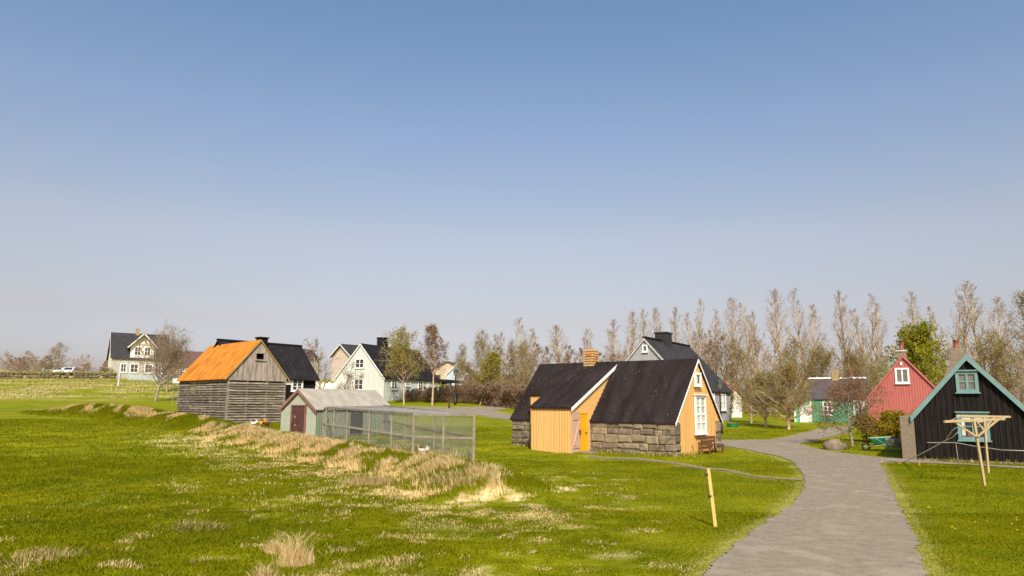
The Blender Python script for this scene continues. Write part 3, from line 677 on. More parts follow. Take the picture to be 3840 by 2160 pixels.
# --- pale green hen house
K = House('hen_house', 'small pale green hen house with a faded red door and pale tin roof', 'shed', -12.07, 37.97, .12, -32.2, 2.6, 5.6, 1.55, 2.52, m_palegreen, m_tin, oe=.10, og=.10, th=.04, rib=.16, barge=m_redtrim, skirt=.5)
p0, p1 = K.px('front', 1020+243/3.22, 1420+315/3.22), K.px('front', 1020+395/3.22, 1420+700/3.22)
K.door('front', p0[0]+.07, p1[0]-.02, -.12, p0[1]-.06, m_coopdoor, m_redtrim)
mb = MB(); K.battens(mb, 'right', .12, .05, .02); mb.build('side_boards', m_coopgreen, K.root)
mb = MB(); K.fbox(mb, 'right', 2.4, 3.3, .0, 1.35, .021, .05); mb.build('side_hatch', m_black, K.root)

# --- white house
Wh = House('white_house', 'white boarded house with a steep black roof and dark chimney behind birches', 'house', -20.44, 83.73, 2.36, -24.7, 6.70, 12.15, 2.50, 6.33, m_whitewall, m_blackroof, oe=.2, og=.15, rib=.6, batt=(.3, .06, .03, ('front', 'right')), barge=m_white, skirt=1.2)
z4 = lambda a, b: (1160+a/3.22, 1200+b/3.22)
Wh.win('front', z4(562, 470), z4(662, 582), 2, 2); Wh.win('front', z4(548, 712), z4(652, 845), 2, 2)
Wh.win('right', z4(990, 715), z4(1055, 840), 2, 3); Wh.win('right', z4(1312, 735), z4(1368, 850), 2, 3); Wh.win('right', z4(1420, 745), z4(1452, 850), 2, 3)
Wh.win('right', z4(1160, 730), z4(1215, 800), 2, 2)
Wh.chimney(4.2, .95, 1.0, m_blackroof, cap=m_blackroof)
q0, q1 = Wh.px('right', *z4(1565, 730)), Wh.px('right', *z4(1880, 780))
mb = MB(); L_ = Wh.L; mb.hexa([(5.9, L_+.1, 2.55), (6.9, L_+.1, 2.25), (6.9, L_+7.5, 2.25), (5.9, L_+7.5, 2.55)], [(5.9, L_+.1, 2.75), (6.9, L_+.1, 2.4), (6.9, L_+7.5, 2.4), (5.9, L_+7.5, 2.75)])
mb.hexa([(5.9, L_+.1, 2.55), (3.2, L_+.1, 2.25), (3.2, L_+7.5, 2.25), (5.9, L_+7.5, 2.55)], [(5.9, L_+.1, 2.75), (3.2, L_+.1, 2.4), (3.2, L_+7.5, 2.4), (5.9, L_+7.5, 2.75)])
mb.build('porch_roof', m_blackroof, Wh.root)
for k in range(4): mb = MB(); mb.box(6.6, 6.75, L_+1+k*2, L_+1.15+k*2, -1, 2.3); mb.build('porch_post', m_bench, Wh.root)

# --- grey house
G = House('grey_house', 'grey boarded house with a dark hipped roof and broad black chimney behind the yellow cottage', 'house', 7.02, 54.20, .56, -34.3, 6.70, 8.96, 2.59, 6.24, m_grey, m_greyroof, oe=.18, og=.12, rib=.5, batt=(.22, .05, .025, ('front', 'right')), barge=m_greytrim, ridge=m_blackroof, skirt=.15)
z5 = lambda a, b: (1880+a/2.683, 1220+b/2.683)
G.win('front', z5(1420, 198), z5(1476, 268), 1, 1, glass=m_greyglass)
G.win('right', z5(2190, 688), z5(2256, 856), 2, 2, glass=m_curtain, bar=.07); G.win('right', z5(2100, 680), z5(2142, 830), 2, 2, glass=m_curtain, bar=.07)
G.chimney(3.6, .95, .65, m_darkmetal, cap=m_darkmetal, d=1.1)
mb = MB(); mb.box(.02, 6.68, .02, 8.94, -.8, -.14); stone_face(G, mb, 'right', 0, 8.96, -.7, -.14, -.02, 8, 2); mb.build('stone_footing', m_stone, G.root)

# --- green house
GR = House('green_house', 'green boarded house with white windows and a black roof edged in white', 'house', 27.06, 55.15, .51, 62.1, 4.0, 3.9, 2.09, 3.62, m_green, m_greenroof, oe=.15, og=.15, batt=(.25, .04, .02, ('left', 'front')), ridge=m_white, skirt=.4)
zg = lambda a, b: (2960+a/4.83, 1340+b/4.83)
GR.win('left', zg(595, 800), zg(795, 1055), 2, 3, casing=.12, sill=False); GR.win('left', zg(1150, 785), zg(1345, 1055), 2, 3, casing=.12, sill=False)
GR.chimney(2.05, .50, .75, m_tanstone)
for t0_ in (3.78, -.02): mb = MB(); GR.fbox(mb, 'left', t0_, t0_+.14, -.1, 2.05, .021, .05); mb.build('corner_board', m_white, GR.root)
mb = MB(); mb.hexa([(.0, 3.9, -.4), (0, 5.1, -.4), (2.5, 5.1, -.4), (2.5, 3.9, -.4)], [(.0, 3.9, 1.95), (0, 5.1, 1.55), (2.5, 5.1, 1.55), (2.5, 3.9, 1.95)]); GR.battens(mb, 'left', .25, .04, .02, 3.95, 5.05, ztop=lambda t: 1.95-(t-3.9)/1.2*.4); mb.build('porch', m_green, GR.root)
mb = MB(); mb.hexa([(-.12, 3.86, 1.98), (-.12, 5.22, 1.53), (2.6, 5.22, 1.53), (2.6, 3.86, 1.98)], [(-.12, 3.86, 2.04), (-.12, 5.22, 1.59), (2.6, 5.22, 1.59), (2.6, 3.86, 2.04)]); mb.build('porch_roof', m_brownroof, GR.root)
GR.door('left', 3.98, 4.62, -.03, 1.5, m_white, m_white, knob=False)
mb = MB(); GR.fbox(mb, 'left', 4.98, 5.1, -.1, 1.5, .021, .05); mb.build('corner_board', m_white, GR.root)

# --- red house
RD = House('red_house', 'red boarded gable house with one white attic window and an orange chimney pot', 'house', 24.80, 50.15, .49, -28, 4.75, 7, 2.09, 4.96, m_red, m_brownroof, oe=.12, og=.1, batt=(.16, .05, .022, ('front', 'left')), barge=m_red, skirt=.5)
z7 = lambda a, b: (3200+a/3.62, 1040+b/3.62)
RD.win('front', z7(558, 1232), z7(768, 1440), 2, 1, casing=.11, glass=m_greyglass)
mb = MB(); p = RD.px('front', *z7(648, 1170)); RD.fbox(mb, 'front', p[0]-.07, p[0]+.07, p[1]-.12, p[1]+.1, .02, .07); mb.build('vent', m_white, RD.root)
RD.chimney(2.2, .55, .42, m_concrete, cap=m_greytrim, pot=(.13, .72))

# --- black house on the right with teal trim
T = House('teal_trimmed_house', 'black tarred gable house with teal bargeboards and teal windows beside the clothes frame', 'house', 15.47, 27.72, 0, -31, 3.70, 6.5, 1.76, 3.93, m_black, m_redtrim, oe=.13, og=.15, th=.06, batt=(.19, .07, .022, ('front', 'left')), barge=m_teal, skirt=.3)
za = lambda a, b: (3500+a/6.04, 1240+b/6.04); zb8 = lambda a, b: (3200+a/3.15, 1400+b/3.15)
wo, e = T.win('front', za(484, 925), za(1040, 1395), 2, 2, frame=m_teal, glass=m_greyglass, casing=.11, hood=m_teal)
wo, e = T.win('front', zb8(1215, 466), zb8(1622, 795), 2, 2, frame=m_teal, casing=.12, hood=m_teal, curtain=[(.04, .46, .72), (.54, .96, .72), (.02, .16, .05)])
fl = MB(); T.fbox(fl, 'front', e[0]+.30, e[0]+.46, e[2]+.14, e[2]+.30, .035, .05); T.fbox(fl, 'front', e[0]+.86, e[0]+.98, e[2]+.14, e[2]+.26, .035, .05); fl.build('flower_pot', m_pot, wo)
T.chimney(1.4, .46, .36, m_concrete, zb=3.0, pot=(.10, .34), lx=1.6)
mb = MB(); mb.box(-.50, -.03, .02, 6.4, -.3, 1.62); mb.box(-.50, -.03, -.06, .02, -.3, 1.60, .5); mb.build('side_wall', m_concrete, T.root)
mb = MB(); mb.box(.02, 3.68, -.05, -.028, -.2, .06); mb.build('footing', m_concrete, T.root)

# --- cream house on the far rise
H = House('cream_house', 'two storey cream house with a dark roof and fretted central gable on the far rise', 'house', -61.84, 128.74, 6.48, 124.2, 6.94, 8.85, 3.1, 7.49, m_cream, m_greyroof, oe=.3, og=.35, skirt=1.2, barge=m_white)
for a, b in (((7.55, .35), (6.5, 2.0)), ((6.05, .35), (4.65, 2.0)), ((3.75, .35), (2.4, 2.0)), ((1.6, .35), (.5, 2.0))):
    H.win('left', (b[0], a[1]), (a[0], b[1]), 2, 2, pix=False, casing=.16)
mb = MB()                                    # central cross gable
mb.poly([(-.06, 2.45, 2.9), (-.06, 6.15, 2.9), (-.06, 6.15, 5.2), (-.06, 4.3, 7.3), (-.06, 2.45, 5.2)])
mb.poly([(-.06, 2.45, 2.9), (2.6, 2.45, 2.9), (2.6, 2.45, 5.2), (-.06, 2.45, 5.2)]); mb.poly([(-.06, 6.15, 2.9), (2.6, 6.15, 2.9), (2.6, 6.15, 5.2), (-.06, 6.15, 5.2)])
mb.build('cross_gable', m_cream, H.root)
mb = MB()
for sg in (-1, 1):
    q = [(-.75, 4.3, 7.38), (-.75, 4.3+sg*2.45, 4.75), (-.75, 4.3+sg*2.45, 4.87), (-.75, 4.3, 7.5)]
    mb.hexa(q, [(3.3, p[1], p[2]) for p in q])
mb.build('gable_roof', m_greyroof, H.root)
mb = MB()
for sg in (-1, 1): mb.hexa([(-.79, 4.3, 7.42), (-.79, 4.3+sg*2.45, 4.8), (-.79, 4.3+sg*2.45, 4.55), (-.79, 4.3, 7.15)], [(-.755, 4.3, 7.42), (-.755, 4.3+sg*2.45, 4.8), (-.755, 4.3+sg*2.45, 4.55), (-.755, 4.3, 7.15)])
mb.build('bargeboard', m_cream, H.root)
m_brownframe = mat('brown_stained_timber', (.16, .10, .05), None, 4, .8)
mb = MB(); mb.bar((-.78, 4.3, 7.3), (-.78, 4.3, 6.1), .12); mb.bar((-.775, 3.35, 5.5), (-.775, 3.35, 6.4), .1); mb.bar((-.775, 5.25, 5.5), (-.775, 5.25, 6.4), .1); mb.bar((-.77, 3.1, 6.05), (-.77, 5.5, 6.05), .1); mb.bar((-.765, 4.3, 6.1), (-.765, 3.7, 5.5), .1); mb.bar((-.765, 4.3, 6.1), (-.765, 4.9, 5.5), .1); mb.build('gable_fretwork', m_brownframe, H.root)
H.win('left', (4.5, 3.35), (5.6, 5.0), 2, 2, pix=False, casing=.14, n0=.09); H.win('left', (2.95, 3.35), (4.05, 5.0), 2, 2, pix=False, casing=.14, n0=.09)
mb = MB(); mb.box(-.10, -.03, 2.4, 6.2, 2.95, 3.12); mb.build('string_course', m_white, H.root)
mb = MB(); mb.box(3.2, 3.75, 4.6, 5.2, 6.9, 8.5); mb.build('chimney', m_tanstone, H.root)
# brown-roofed building beyond it
p = aty(372, 1346, 146); q = aty(738, 1340, 150)
N = House('brown_roofed_house', 'long brown-roofed building partly hidden behind the cream house', 'house', q[0], q[1], 6.2, 90+5, 7, math.hypot(p[0]-q[0], p[1]-q[1]), 3.2, 6.3, m_cream, m_brownroof, oe=.3, og=.2, skirt=1.5, barge=m_white)
N.win('left', (2, .5), (3.2, 2), 2, 2, pix=False); N.win('left', (N.L-2.4, .5), (N.L-1.2, 2), 2, 2, pix=False)
# small white house peeping out behind the black one
p = aty(1172, 1394, 100); Q = House('white_gabled_house', 'small white house with a dark roof peeping out behind the black house', 'house', p[0]-3.2, p[1], 2.5, -25, 3.0, 2.5, float(aty(1172, 1346, 100)[2])-2.5, float(aty(1130, 1310, 100)[2])-2.5, m_whitewall, m_greyroof, oe=.15, og=.15, skirt=.5)
Q.win('front', (1.9, Q.he-1.6), (2.7, Q.he-.25), 2, 2, pix=False, casing=.14)
# pink rendered house
p = aty(1241, 1341, 112); PK = House('pink_house', 'plain pink rendered house with white eaves rising behind the white house', 'house', p[0]+.2, p[1], 3.0, -42, 5.0, 9, p[2]-3.0+.25, p[2]-3.0+1.95, m_pink, m_greyroof, oe=.35, og=.4, skirt=1.5, barge=m_white)
PK.win('front', (2.2, .9), (3.2, 2.2), 2, 2, pix=False)
# houses glimpsed among the trees
p = aty(1612, 1420, 116); BG = House('beige_house', 'beige rendered house with a low dark roof seen between the birches', 'house', p[0], p[1], 3.6, -12, 6.0, 7, 3.6, 5.0, m_beige, m_brownroof, oe=.4, og=.3, skirt=1.5)
BG.win('front', (1.0, 1.9), (1.8, 2.9), 1, 1, pix=False, frame=m_brownframe); BG.win('front', (3.2, 1.9), (4.4, 2.9), 2, 1, pix=False, frame=m_brownframe)
p = aty(1676, 1402, 104); LB = House('pale_blue_house', 'small pale blue gabled house with a dark roof behind the bare hedge', 'house', p[0], p[1], 2.6, -6, 3.0, 7, p[2]-2.6, p[2]-2.6+1.5, m_lightblue, m_greyroof, oe=.2, og=.2, skirt=1.2, barge=m_white)
LB.win('front', (1.1, LB.he-1.6), (1.9, LB.he-.4), 2, 2, pix=False)
p = aty(1735, 1460, 96); BW = House('brown_house', 'low dark brown house with white windows behind the bare hedge', 'house', p[0], p[1], 1.9, 78, 4.5, 8.5, 2.3, 3.9, m_brownwall, m_brownroof, oe=.25, og=.2, skirt=1.2)
BW.root.location = (p[0]+8.3, p[1]-1.6, 1.9); BW.x, BW.y = p[0]+8.3, p[1]-1.6
BW.win('left', (6.0, .7), (6.9, 1.9), 2, 2, pix=False, casing=.12); BW.win('left', (4.3, .7), (5.2, 1.9), 2, 2, pix=False, casing=.12)
# white gable with red roof edge beside the grey house
p = aty(2777, 1482, 66); WR = House('red_roofed_house', 'white gable house with a sliver of red roof just right of the grey house', 'house', p[0]-3.3, p[1], .9, 2, 3.4, 5, p[2]-.9, p[2]-.9+1.25, m_cream, m_redroof, oe=.15, og=.12, skirt=.6)

# ------------------------------------------------------------------ pen of the hen house
def gpt(px, y, z=None):
    p = aty(px, 1600, y); return Vector((p[0], p[1], gz(p[0], p[1]) if z is None else z))
PA, PB, PC = gpt(1222, 36.0), gpt(1552, 26.7), gpt(1778, 26.2)
PD = Vector((*K.wp(2.6, 5.0)[:2], 0)); PE = Vector((*K.wp(2.66, .5)[:2], 0))
for v in (PA, PB, PC, PD, PE): v.z = gz(v.x, v.y)
pen = empty('hen_run', PB, 0, 'timber framed wire mesh hen run in front of the pale green hen house', 'hen run')
def loc(v): return v-PB
def postat(v, h, t=.09, nm='post'):
    mb = MB(); b = loc(v); mb.box(b.x-t/2, b.x+t/2, b.y-t/2, b.y+t/2, b.z-.4, b.z+h); return mb.build(nm, m_timber, pen)
PH = 1.62
corners = [PE, PA, PB, PC, PD]
tops = {}
for v, h in ((PA, 1.60), (PB, PH), (PC, PH), (PD, 1.55), (PE, 1.5)): postat(v, h)
segs = [(PA, PB, [.12, .30, .57, .80]), (PB, PC, [.5]), (PC, PD, [.33, .66]), (PA, PE, [])]
for a, b, ts in segs:
    for t in ts:
        v = a.lerp(b, t); v.z = gz(v.x, v.y); postat(v, 1.6, .075)
    mb = MB(); u = Vector((0, 0, 1)); mb.bar(loc(a)+u*1.58, loc(b)+u*(1.6 if b is not PE else 1.5), .09, .08); mb.build('top_rail', m_timber, pen)
    mb = MB(); mb.bar(loc(a)+u*(.78), loc(b)+u*.78, .06, .085); mb.build('middle_rail', m_palerail if a is PA and b is PB else m_timber, pen)
mb = MB()
for i in range(7):
    t = (i+.5)/7; a = PA.lerp(PB, t); b = PD.lerp(PC, t); mb.bar(loc(a)+Vector((0, 0, 1.62)), loc(b)+Vector((0, 0, 1.6)), .06, .05)
mb.build('roof_poles', m_timber, pen)
def netting(quad, st, nm, rad=.0026):
    a, b, c, d = [loc(Vector(q)) for q in quad]; w_ = (b-a).length; h = (d-a).length
    P = lambda s, t: a.lerp(b, s).lerp(d.lerp(c, s), t)
    V = []; Fq = []
    n = int((w_+h)/st)
    for sg in (0, 1):
        for i in range(n+1):
            o = i*st
            s0, t0 = (o, 0) if o <= w_ else (w_, o-w_)
            s1, t1 = (0, o) if o <= h else (o-h, h)
            if sg: s0, s1 = w_-s0, w_-s1
            p, q = P(s0/w_, t0/h), P(s1/w_, t1/h)
            if (p-q).length < .02: continue
            dr = (q-p).normalized(); x = dr.cross(Vector((0, .3, 1)).normalized()).normalized(); y = dr.cross(x)
            k = len(V)
            for e in (p, q):
                for g in range(3): V.append(tuple(e+(x*math.cos(g*2.094)+y*math.sin(g*2.094))*rad))
            for g in range(3): Fq.append((k+g, k+(g+1) % 3, k+3+(g+1) % 3, k+3+g))
    return npmesh(nm, V, Fq, m_wire, pen)
U_ = lambda v, h: v+Vector((0, 0, h))
netting([U_(PA, .0), U_(PB, .0), U_(PB, 1.58), U_(PA, 1.55)], .085, 'wire_mesh')
netting([U_(PB, .0), U_(PC, .0), U_(PC, 1.58), U_(PB, 1.58)], .085, 'wire_mesh')
netting([U_(PC, .0), U_(PD, .0), U_(PD, 1.5), U_(PC, 1.58)], .10, 'wire_mesh')
netting([U_(PE, .0), U_(PA, .0), U_(PA, 1.55), U_(PE, 1.45)], .085, 'wire_mesh')
netting([U_(PA, 1.63), U_(PB, 1.63), U_(PC, 1.62), U_(PD, 1.58)], .10, 'roof_netting')
mb = MB(); mb.bar(loc(PE)+Vector((.5, -.4, .3)), loc(PE)+Vector((1.2, -.6, 1.3)), .06); mb.build('brace', m_timber, pen)

# hens
def hen(loc_, rz, m, label, s=1.0):
    o = empty('hen', loc_, rz, label, 'hen', 'hens'); o.scale = (s, s, s)
    mb = MB()
    prof = [(-.16, .20, .03), (-.12, .20, .085), (-.04, .185, .115), (.05, .185, .115), (.11, .21, .085), (.145, .27, .055), (.155, .33, .042), (.165, .37, .04), (.185, .385, .02)]
    k0 = len(mb.v); n = 8
    for x, z, r in prof:
        for j_ in range(n): t = 2*math.pi*j_/n; mb.v.append((x+.25*r*math.sin(t)*0, r*.85*math.cos(t), z+r*math.sin(t)))
    for i in range(len(prof)-1):
        for j_ in range(n): mb.f.append((k0+i*n+j_, k0+i*n+(j_+1) % n, k0+(i+1)*n+(j_+1) % n, k0+(i+1)*n+j_)); mb.t.append(0)
    mb.f.append(tuple(k0+j_ for j_ in range(n))); mb.t.append(0); mb.f.append(tuple(k0+(len(prof)-1)*n+j_ for j_ in range(n))); mb.t.append(0)
    mb.build('body', m, o, True)
    mb = MB()
    for k in range(5): a = .35+k*.16; mb.hexa([(-.10, -.03+.015*k, .22), (-.10, -.015+.015*k, .22), (-.14, -.015+.015*k, .17), (-.14, -.03+.015*k, .17)], [(-.12-.2*math.cos(a+.4), -.04+.02*k, .2+.24*math.sin(a+.4)), (-.12-.2*math.cos(a+.4), -.02+.02*k, .2+.24*math.sin(a+.4)), (-.15-.2*math.cos(a), -.02+.02*k, .18+.2*math.sin(a)), (-.15-.2*math.cos(a), -.04+.02*k, .18+.2*math.sin(a))])
    mb.build('tail', m, o)
    mb = MB(); mb.hexa([(.145, -.006, .40), (.145, .006, .40), (.20, .006, .40), (.20, -.006, .40)], [(.15, -.006, .44), (.15, .006, .44), (.19, .006, .43), (.19, -.006, .43)]); mb.build('comb', m_comb, o)
    mb = MB(); mb.hexa([(.185, -.012, .365), (.185, .012, .365), (.185, .012, .39), (.185, -.012, .39)], [(.225, -.002, .37), (.225, .002, .37), (.225, .002, .374), (.225, -.002, .374)]); mb.build('beak', m_post, o)
    for sy in (-.05, .05): mb = MB(); mb.bar((0, sy, .12), (.01, sy, 0), .014); mb.bar((.01, sy, .005), (.05, sy, .004), .012); mb.build('leg', m_post, o)
    return o
v = gpt(1586, 27.9); hen(v, R_(205), m_hen, 'white hen with raised tail standing inside the wire hen run', 1.05)
v = gpt(949, 43.2); hen((v.x, v.y, gz(v.x, v.y)+.02), R_(200), m_hen, 'white hen in the grass below the slatted barn', .9)
v = gpt(981, 43.0); hen((v.x, v.y, gz(v.x, v.y)+.02), R_(160), m_henorange, 'ginger hen in the grass below the slatted barn', 1.15)
v = gpt(1002, 43.0); hen((v.x, v.y, gz(v.x, v.y)+.02), R_(30), m_hendark, 'dark brown hen in the grass below the slatted barn', .95)

# ------------------------------------------------------------------ posts, clothes frame, ropes, small things
def ppt(px, py): p = gp(px, py); return Vector((p[0], p[1], gz(p[0], p[1])))
b = ppt(2688, 1977); t_ = aty(2655, 1757, b.y)
po = empty('fence_post', b, 0, 'leaning pale timber post with black insulators standing in the lawn by the path', 'post')
mb = MB(); mb.bar((0, 0, -.3), (t_[0]-b.x, 0, t_[2]-b.z), .056, .05); mb.build('timber', m_yellowpost, po)
for py in (1779, 1860):
    z = aty(2660, py, b.y)[2]-b.z; x = (t_[0]-b.x)*z/(t_[2]-b.z); mb = MB(); mb.lathe([(.016, 0), (.028, .015), (.018, .03), (.03, .045), (.01, .06)], 8, (0, 0, -.03)); o = mb.build('insulator', m_darkmetal, po, True); o.rotation_euler = (0, R_(-90), 0); o.location = (x-.05, -.02, z)
# clothes frame
b1 = ppt(3696, 1822); b2 = ppt(3706, 1774)
cf = empty('clothes_drying_frame', b1, 0, 'T shaped timber clothes drying frame with two braced posts on the right lawn', 'clothes frame')
def L_(px, py, y): q = aty(px, py, y); return Vector(q)-b1
def tframe(bb, y, top, le, re, br):
    mb = MB(); mb.bar(bb-b1-Vector((0, 0, .3)), L_(*top, y), .056); mb.build('post', m_post, cf)
    mb = MB(); mb.bar(L_(*le, y-.15), L_(*re, y+.15), .055, .06); mb.build('crossbeam', m_post, cf)
    for (pa, pb) in br: mb = MB(); mb.bar(L_(*pa, y-.06), L_(*pb, y-.05), .045, .04); mb.build('brace', m_post, cf)
tframe(b1, b1.y, (3651, 1570), (3540, 1581), (3766, 1571), [((3661, 1637), (3576, 1581)), ((3665, 1637), (3742, 1574))])
tframe(b2, b2.y, (3689, 1560), (3585, 1559), (3788, 1563), [((3688, 1612), (3652, 1566)), ((3690, 1610), (3728, 1565))])
mb = MB(); rail = [L_(3555, 1580, b1.y), L_(3597, 1559, b2.y), L_(3755, 1571, b1.y), L_(3778, 1562, b2.y)]
for k in (0, 2): mb.tube([rail[k], rail[k].lerp(rail[k+1], .5)-Vector((0, 0, .02)), rail[k+1]], .008, 5)
mb.build('clothes_line', m_rope, cf)
def rope(name, pts, rad, label, cat):
    pts = [Vector(p) for p in pts]; o = pts[0].copy(); mb = MB(); mb.tube([p-o for p in pts], rad, 5); ob = mb.build(name, m_rope, None, True); ob.location = o; return tag(ob, label, cat)
g0 = ppt(3386, 1735)
j0 = Vector(aty(3545, 1652, 20.8)); 
rope('guy_rope', [g0, Vector(aty(3460, 1699, 22.2)), j0, Vector(aty(3570, 1615, 19.6)), Vector(aty(3592, 1600, 19.0))], .014, 'taut rope running from the path edge up to the clothes frame', 'rope')
rope('slack_rope', [g0+Vector((.05, .05, 0)), Vector(aty(3470, 1695, 22.4)), Vector(aty(3541, 1655, 21.2)), Vector(aty(3572, 1640, 20.6)), Vector(aty(3592, 1620, 20.2))], .011, 'second thinner rope twisted beside the taut rope of the clothes frame', 'rope')
st = ppt(3596, 1736); st_t = Vector(aty(3584, 1660, st.y))
so = MB(); so.tube([(0, 0, -.2), st_t-st], .014, 6); o = so.build('stake', m_timber, None, True); o.location = st; tag(o, 'thin leaning stake holding the white line in front of the black gable', 'stake')
rope('white_line', [Vector(aty(3372, 1654, 31)), Vector(aty(3420, 1659, 29)), Vector(aty(3500, 1660, 27)), st_t, Vector(aty(3660, 1674, 25)), Vector(aty(3760, 1688, 23.6)), Vector(aty(3860, 1691, 22.5))], .014, 'white rope line strung past the black gable with teal trim', 'rope')
# wheelbarrows by the bush
def barrow(p, rz, m, label, s=1.0, tip=0.0, legs=True):
    o = empty('wheelbarrow', p, rz, label, 'wheelbarrow', 'wheelbarrows by the bush'); o.scale = (s, s, s); o.rotation_euler = (0, tip, rz)
    mb = MB(); A = [(-.42, -.22, .34), (.20, -.20, .28), (.20, .20, .28), (-.42, .22, .34)]; Bq = [(-.58, -.36, .66), (.48, -.34, .58), (.48, .34, .58), (-.58, .36, .66)]
    for i in range(4): mb.hexa([A[i], A[(i+1) % 4], Bq[(i+1) % 4], Bq[i]], [(p_[0]*.97, p_[1]*.97, p_[2]+.015) for p_ in (A[i], A[(i+1) % 4], Bq[(i+1) % 4], Bq[i])])
    mb.hexa(A, [(p_[0], p_[1], p_[2]-.02) for p_ in A]); mb.build('tray', m, o)
    for sy in (-.26, .26):
        mb = MB(); mb.tube([(.62, sy*.25, .2), (.1, sy*.9, .27), (-.5, sy, .36), (-1.0, sy*1.1, .62), (-1.12, sy*1.1, .66)], .018, 6); mb.build('handle', m_wire, o, True)
        mb = MB(); mb.tube([(-.35, sy, .33), (-.40, sy*1.1, 0), (-.15, sy, .30)], .016, 6); mb.build('leg', m_wire, o, True)
    mb = MB(); k = 14
    for i in range(k):
        a, b_ = 2*math.pi*i/k, 2*math.pi*(i+1)/k
        f_ = lambda t, r: (.62+r*math.cos(t), .2+r*math.sin(t))
        q = [f_(a, .19), f_(b_, .19), f_(b_, .12), f_(a, .12)]
        mb.hexa([(x, -.04, z) for x, z in q], [(x, .04, z) for x, z in q])
    wh = mb.build('wheel', m_rubber, o); mb = MB(); mb.box(.60, .64, -.1, .1, .18, .22); mb.box(.51, .73, -.015, .015, .19, .21); mb.build('hub', m_wire, wh)
    return o
p = ppt(3303, 1692); barrow((p.x, p.y, p.z), R_(165), m_greenplastic, 'green wheelbarrow with raised handles beside the yellow-green bush', .95)
p = ppt(3362, 1694); barrow((p.x, p.y, p.z), R_(25), m_paletray, 'pale grey wheelbarrow parked between the green one and the side wall', .85)
# rock
mb = MB(); blob(mb, (0, 0, .12), (.52, .36, .34), 8, (12, 8), .16); o = mb.build('boulder', m_rock, None, True); p = ppt(3130, 1686); o.location = p; tag(o, 'rounded brown boulder on the grass beside the gravel path', 'boulder')
# green tub by the grey house
mb = MB(); mb.lathe([(.36, 0), (.42, .22), (.44, .24), (.40, .24), (.35, .05)], 14); o = mb.build('garden_tub', m_greenplastic, None); p = ppt(2748, 1601); o.location = p; tag(o, 'green plastic tub on the lawn at the corner of the grey house', 'tub')
# pale board sign by the barn, thin post on the far bank
p = aty(660, 1436, 72); g = gz(p[0], p[1]); o = empty('notice_board', (p[0], p[1], g), R_(5), 'plain white board standing left of the slatted barn', 'board')
h = p[2]-g; mb = MB(); mb.box(-.32, .32, -.02, .02, h, h+.42); mb.build('panel', m_white, o); mb = MB(); mb.box(-.26, -.20, .021, .06, -.2, h+.3); mb.box(.20, .26, .021, .06, -.2, h+.3); mb.build('post', m_timber, o)
p = aty(446, 1432, 100); g = gz(p[0], p[1]); o = MB(); o.box(-.12, .12, -.12, .12, -.3, max(1.2, p[2]-g+1.1)); o = o.build('gate_post', m_greytrim, None); o.location = (p[0], p[1], g); tag(o, 'pale square post on the far bank before the cream house', 'post')
# picket fence in front of the cream house
f0, f1 = aty(480, 1425, 112), aty(640, 1425, 108)
fo = empty('picket_fence', (f0[0], f0[1], gz(f0[0], f0[1])), 0, 'pale green picket fence in front of the cream house', 'fence')
mb = MB(); n = 34; rl = MB()
for i in range(n):
    t = i/(n-1); x = (f1[0]-f0[0])*t; y = (f1[1]-f0[1])*t; z = gz(f0[0]+x, f0[1]+y)-fo.location.z; mb.box(x-.05, x+.05, y-.02, y+.02, z-.1, z+.85)
    if i % 8 == 0: rl.box(x-.07, x+.07, y+.04, y+.15, z-.2, z+1.0)
mb.build('pickets', m_lightblue, fo); rl.build('post', m_lightblue, fo)
# white fence boards behind the leaning tree
f0, f1 = aty(1176, 1462, 88), aty(1262, 1462, 88)
fo = empty('white_board_fence', (f0[0], f0[1], gz(f0[0], f0[1])), 0, 'low white board fence behind the leaning bare tree', 'fence')
mb = MB(); h = aty(1200, 1434, 88)[2]-fo.location.z
for i in range(8): x = (f1[0]-f0[0])*i/8; mb.box(x, x+.30, -.02, .02, -.3, h+(.05 if i % 2 else -.1))
mb.build('boards', m_white, fo); mb = MB(); mb.box(0, f1[0]-f0[0], .021, .07, h-.4, h-.3); mb.build('rail', m_white, fo)
# dry stone wall on the far left
mb = MB(); r = random.Random(9); y0 = 113
xs = np.linspace(-108, -62, 76)
for k in range(3):
    for i in range(len(xs)-1):
        if r.random() < .1: continue
        x = xs[i]+(r.random()-.5)*.3; z = gz(x, y0)-.15+k*.36; blob(mb, (x, y0+(r.random()-.5)*.15, z+.16), (.36+.1*r.random(), .34, .22), r.randint(0, 999), (7, 5), .18, r.random()*.6-.2)
sw = mb.build('dry_stone_wall', mat('mossy_stone', (.20, .165, .085), (.10, .08, .045), 1.5, .95, .4), None); tag(sw, 'long low dry stone wall with turf on top along the far left field', 'wall')
mb = MB()
for i in range(len(xs)-1):
    x = xs[i]; z = gz(x, y0)+.95; blob(mb, (x, y0, z), (.5, .4, .16), i, (7, 4), .2, r.random()-.5)
mb.build('turf_cap', mat('turf_cap', (.22, .19, .05), (.14, .13, .03), 1, .9), sw)
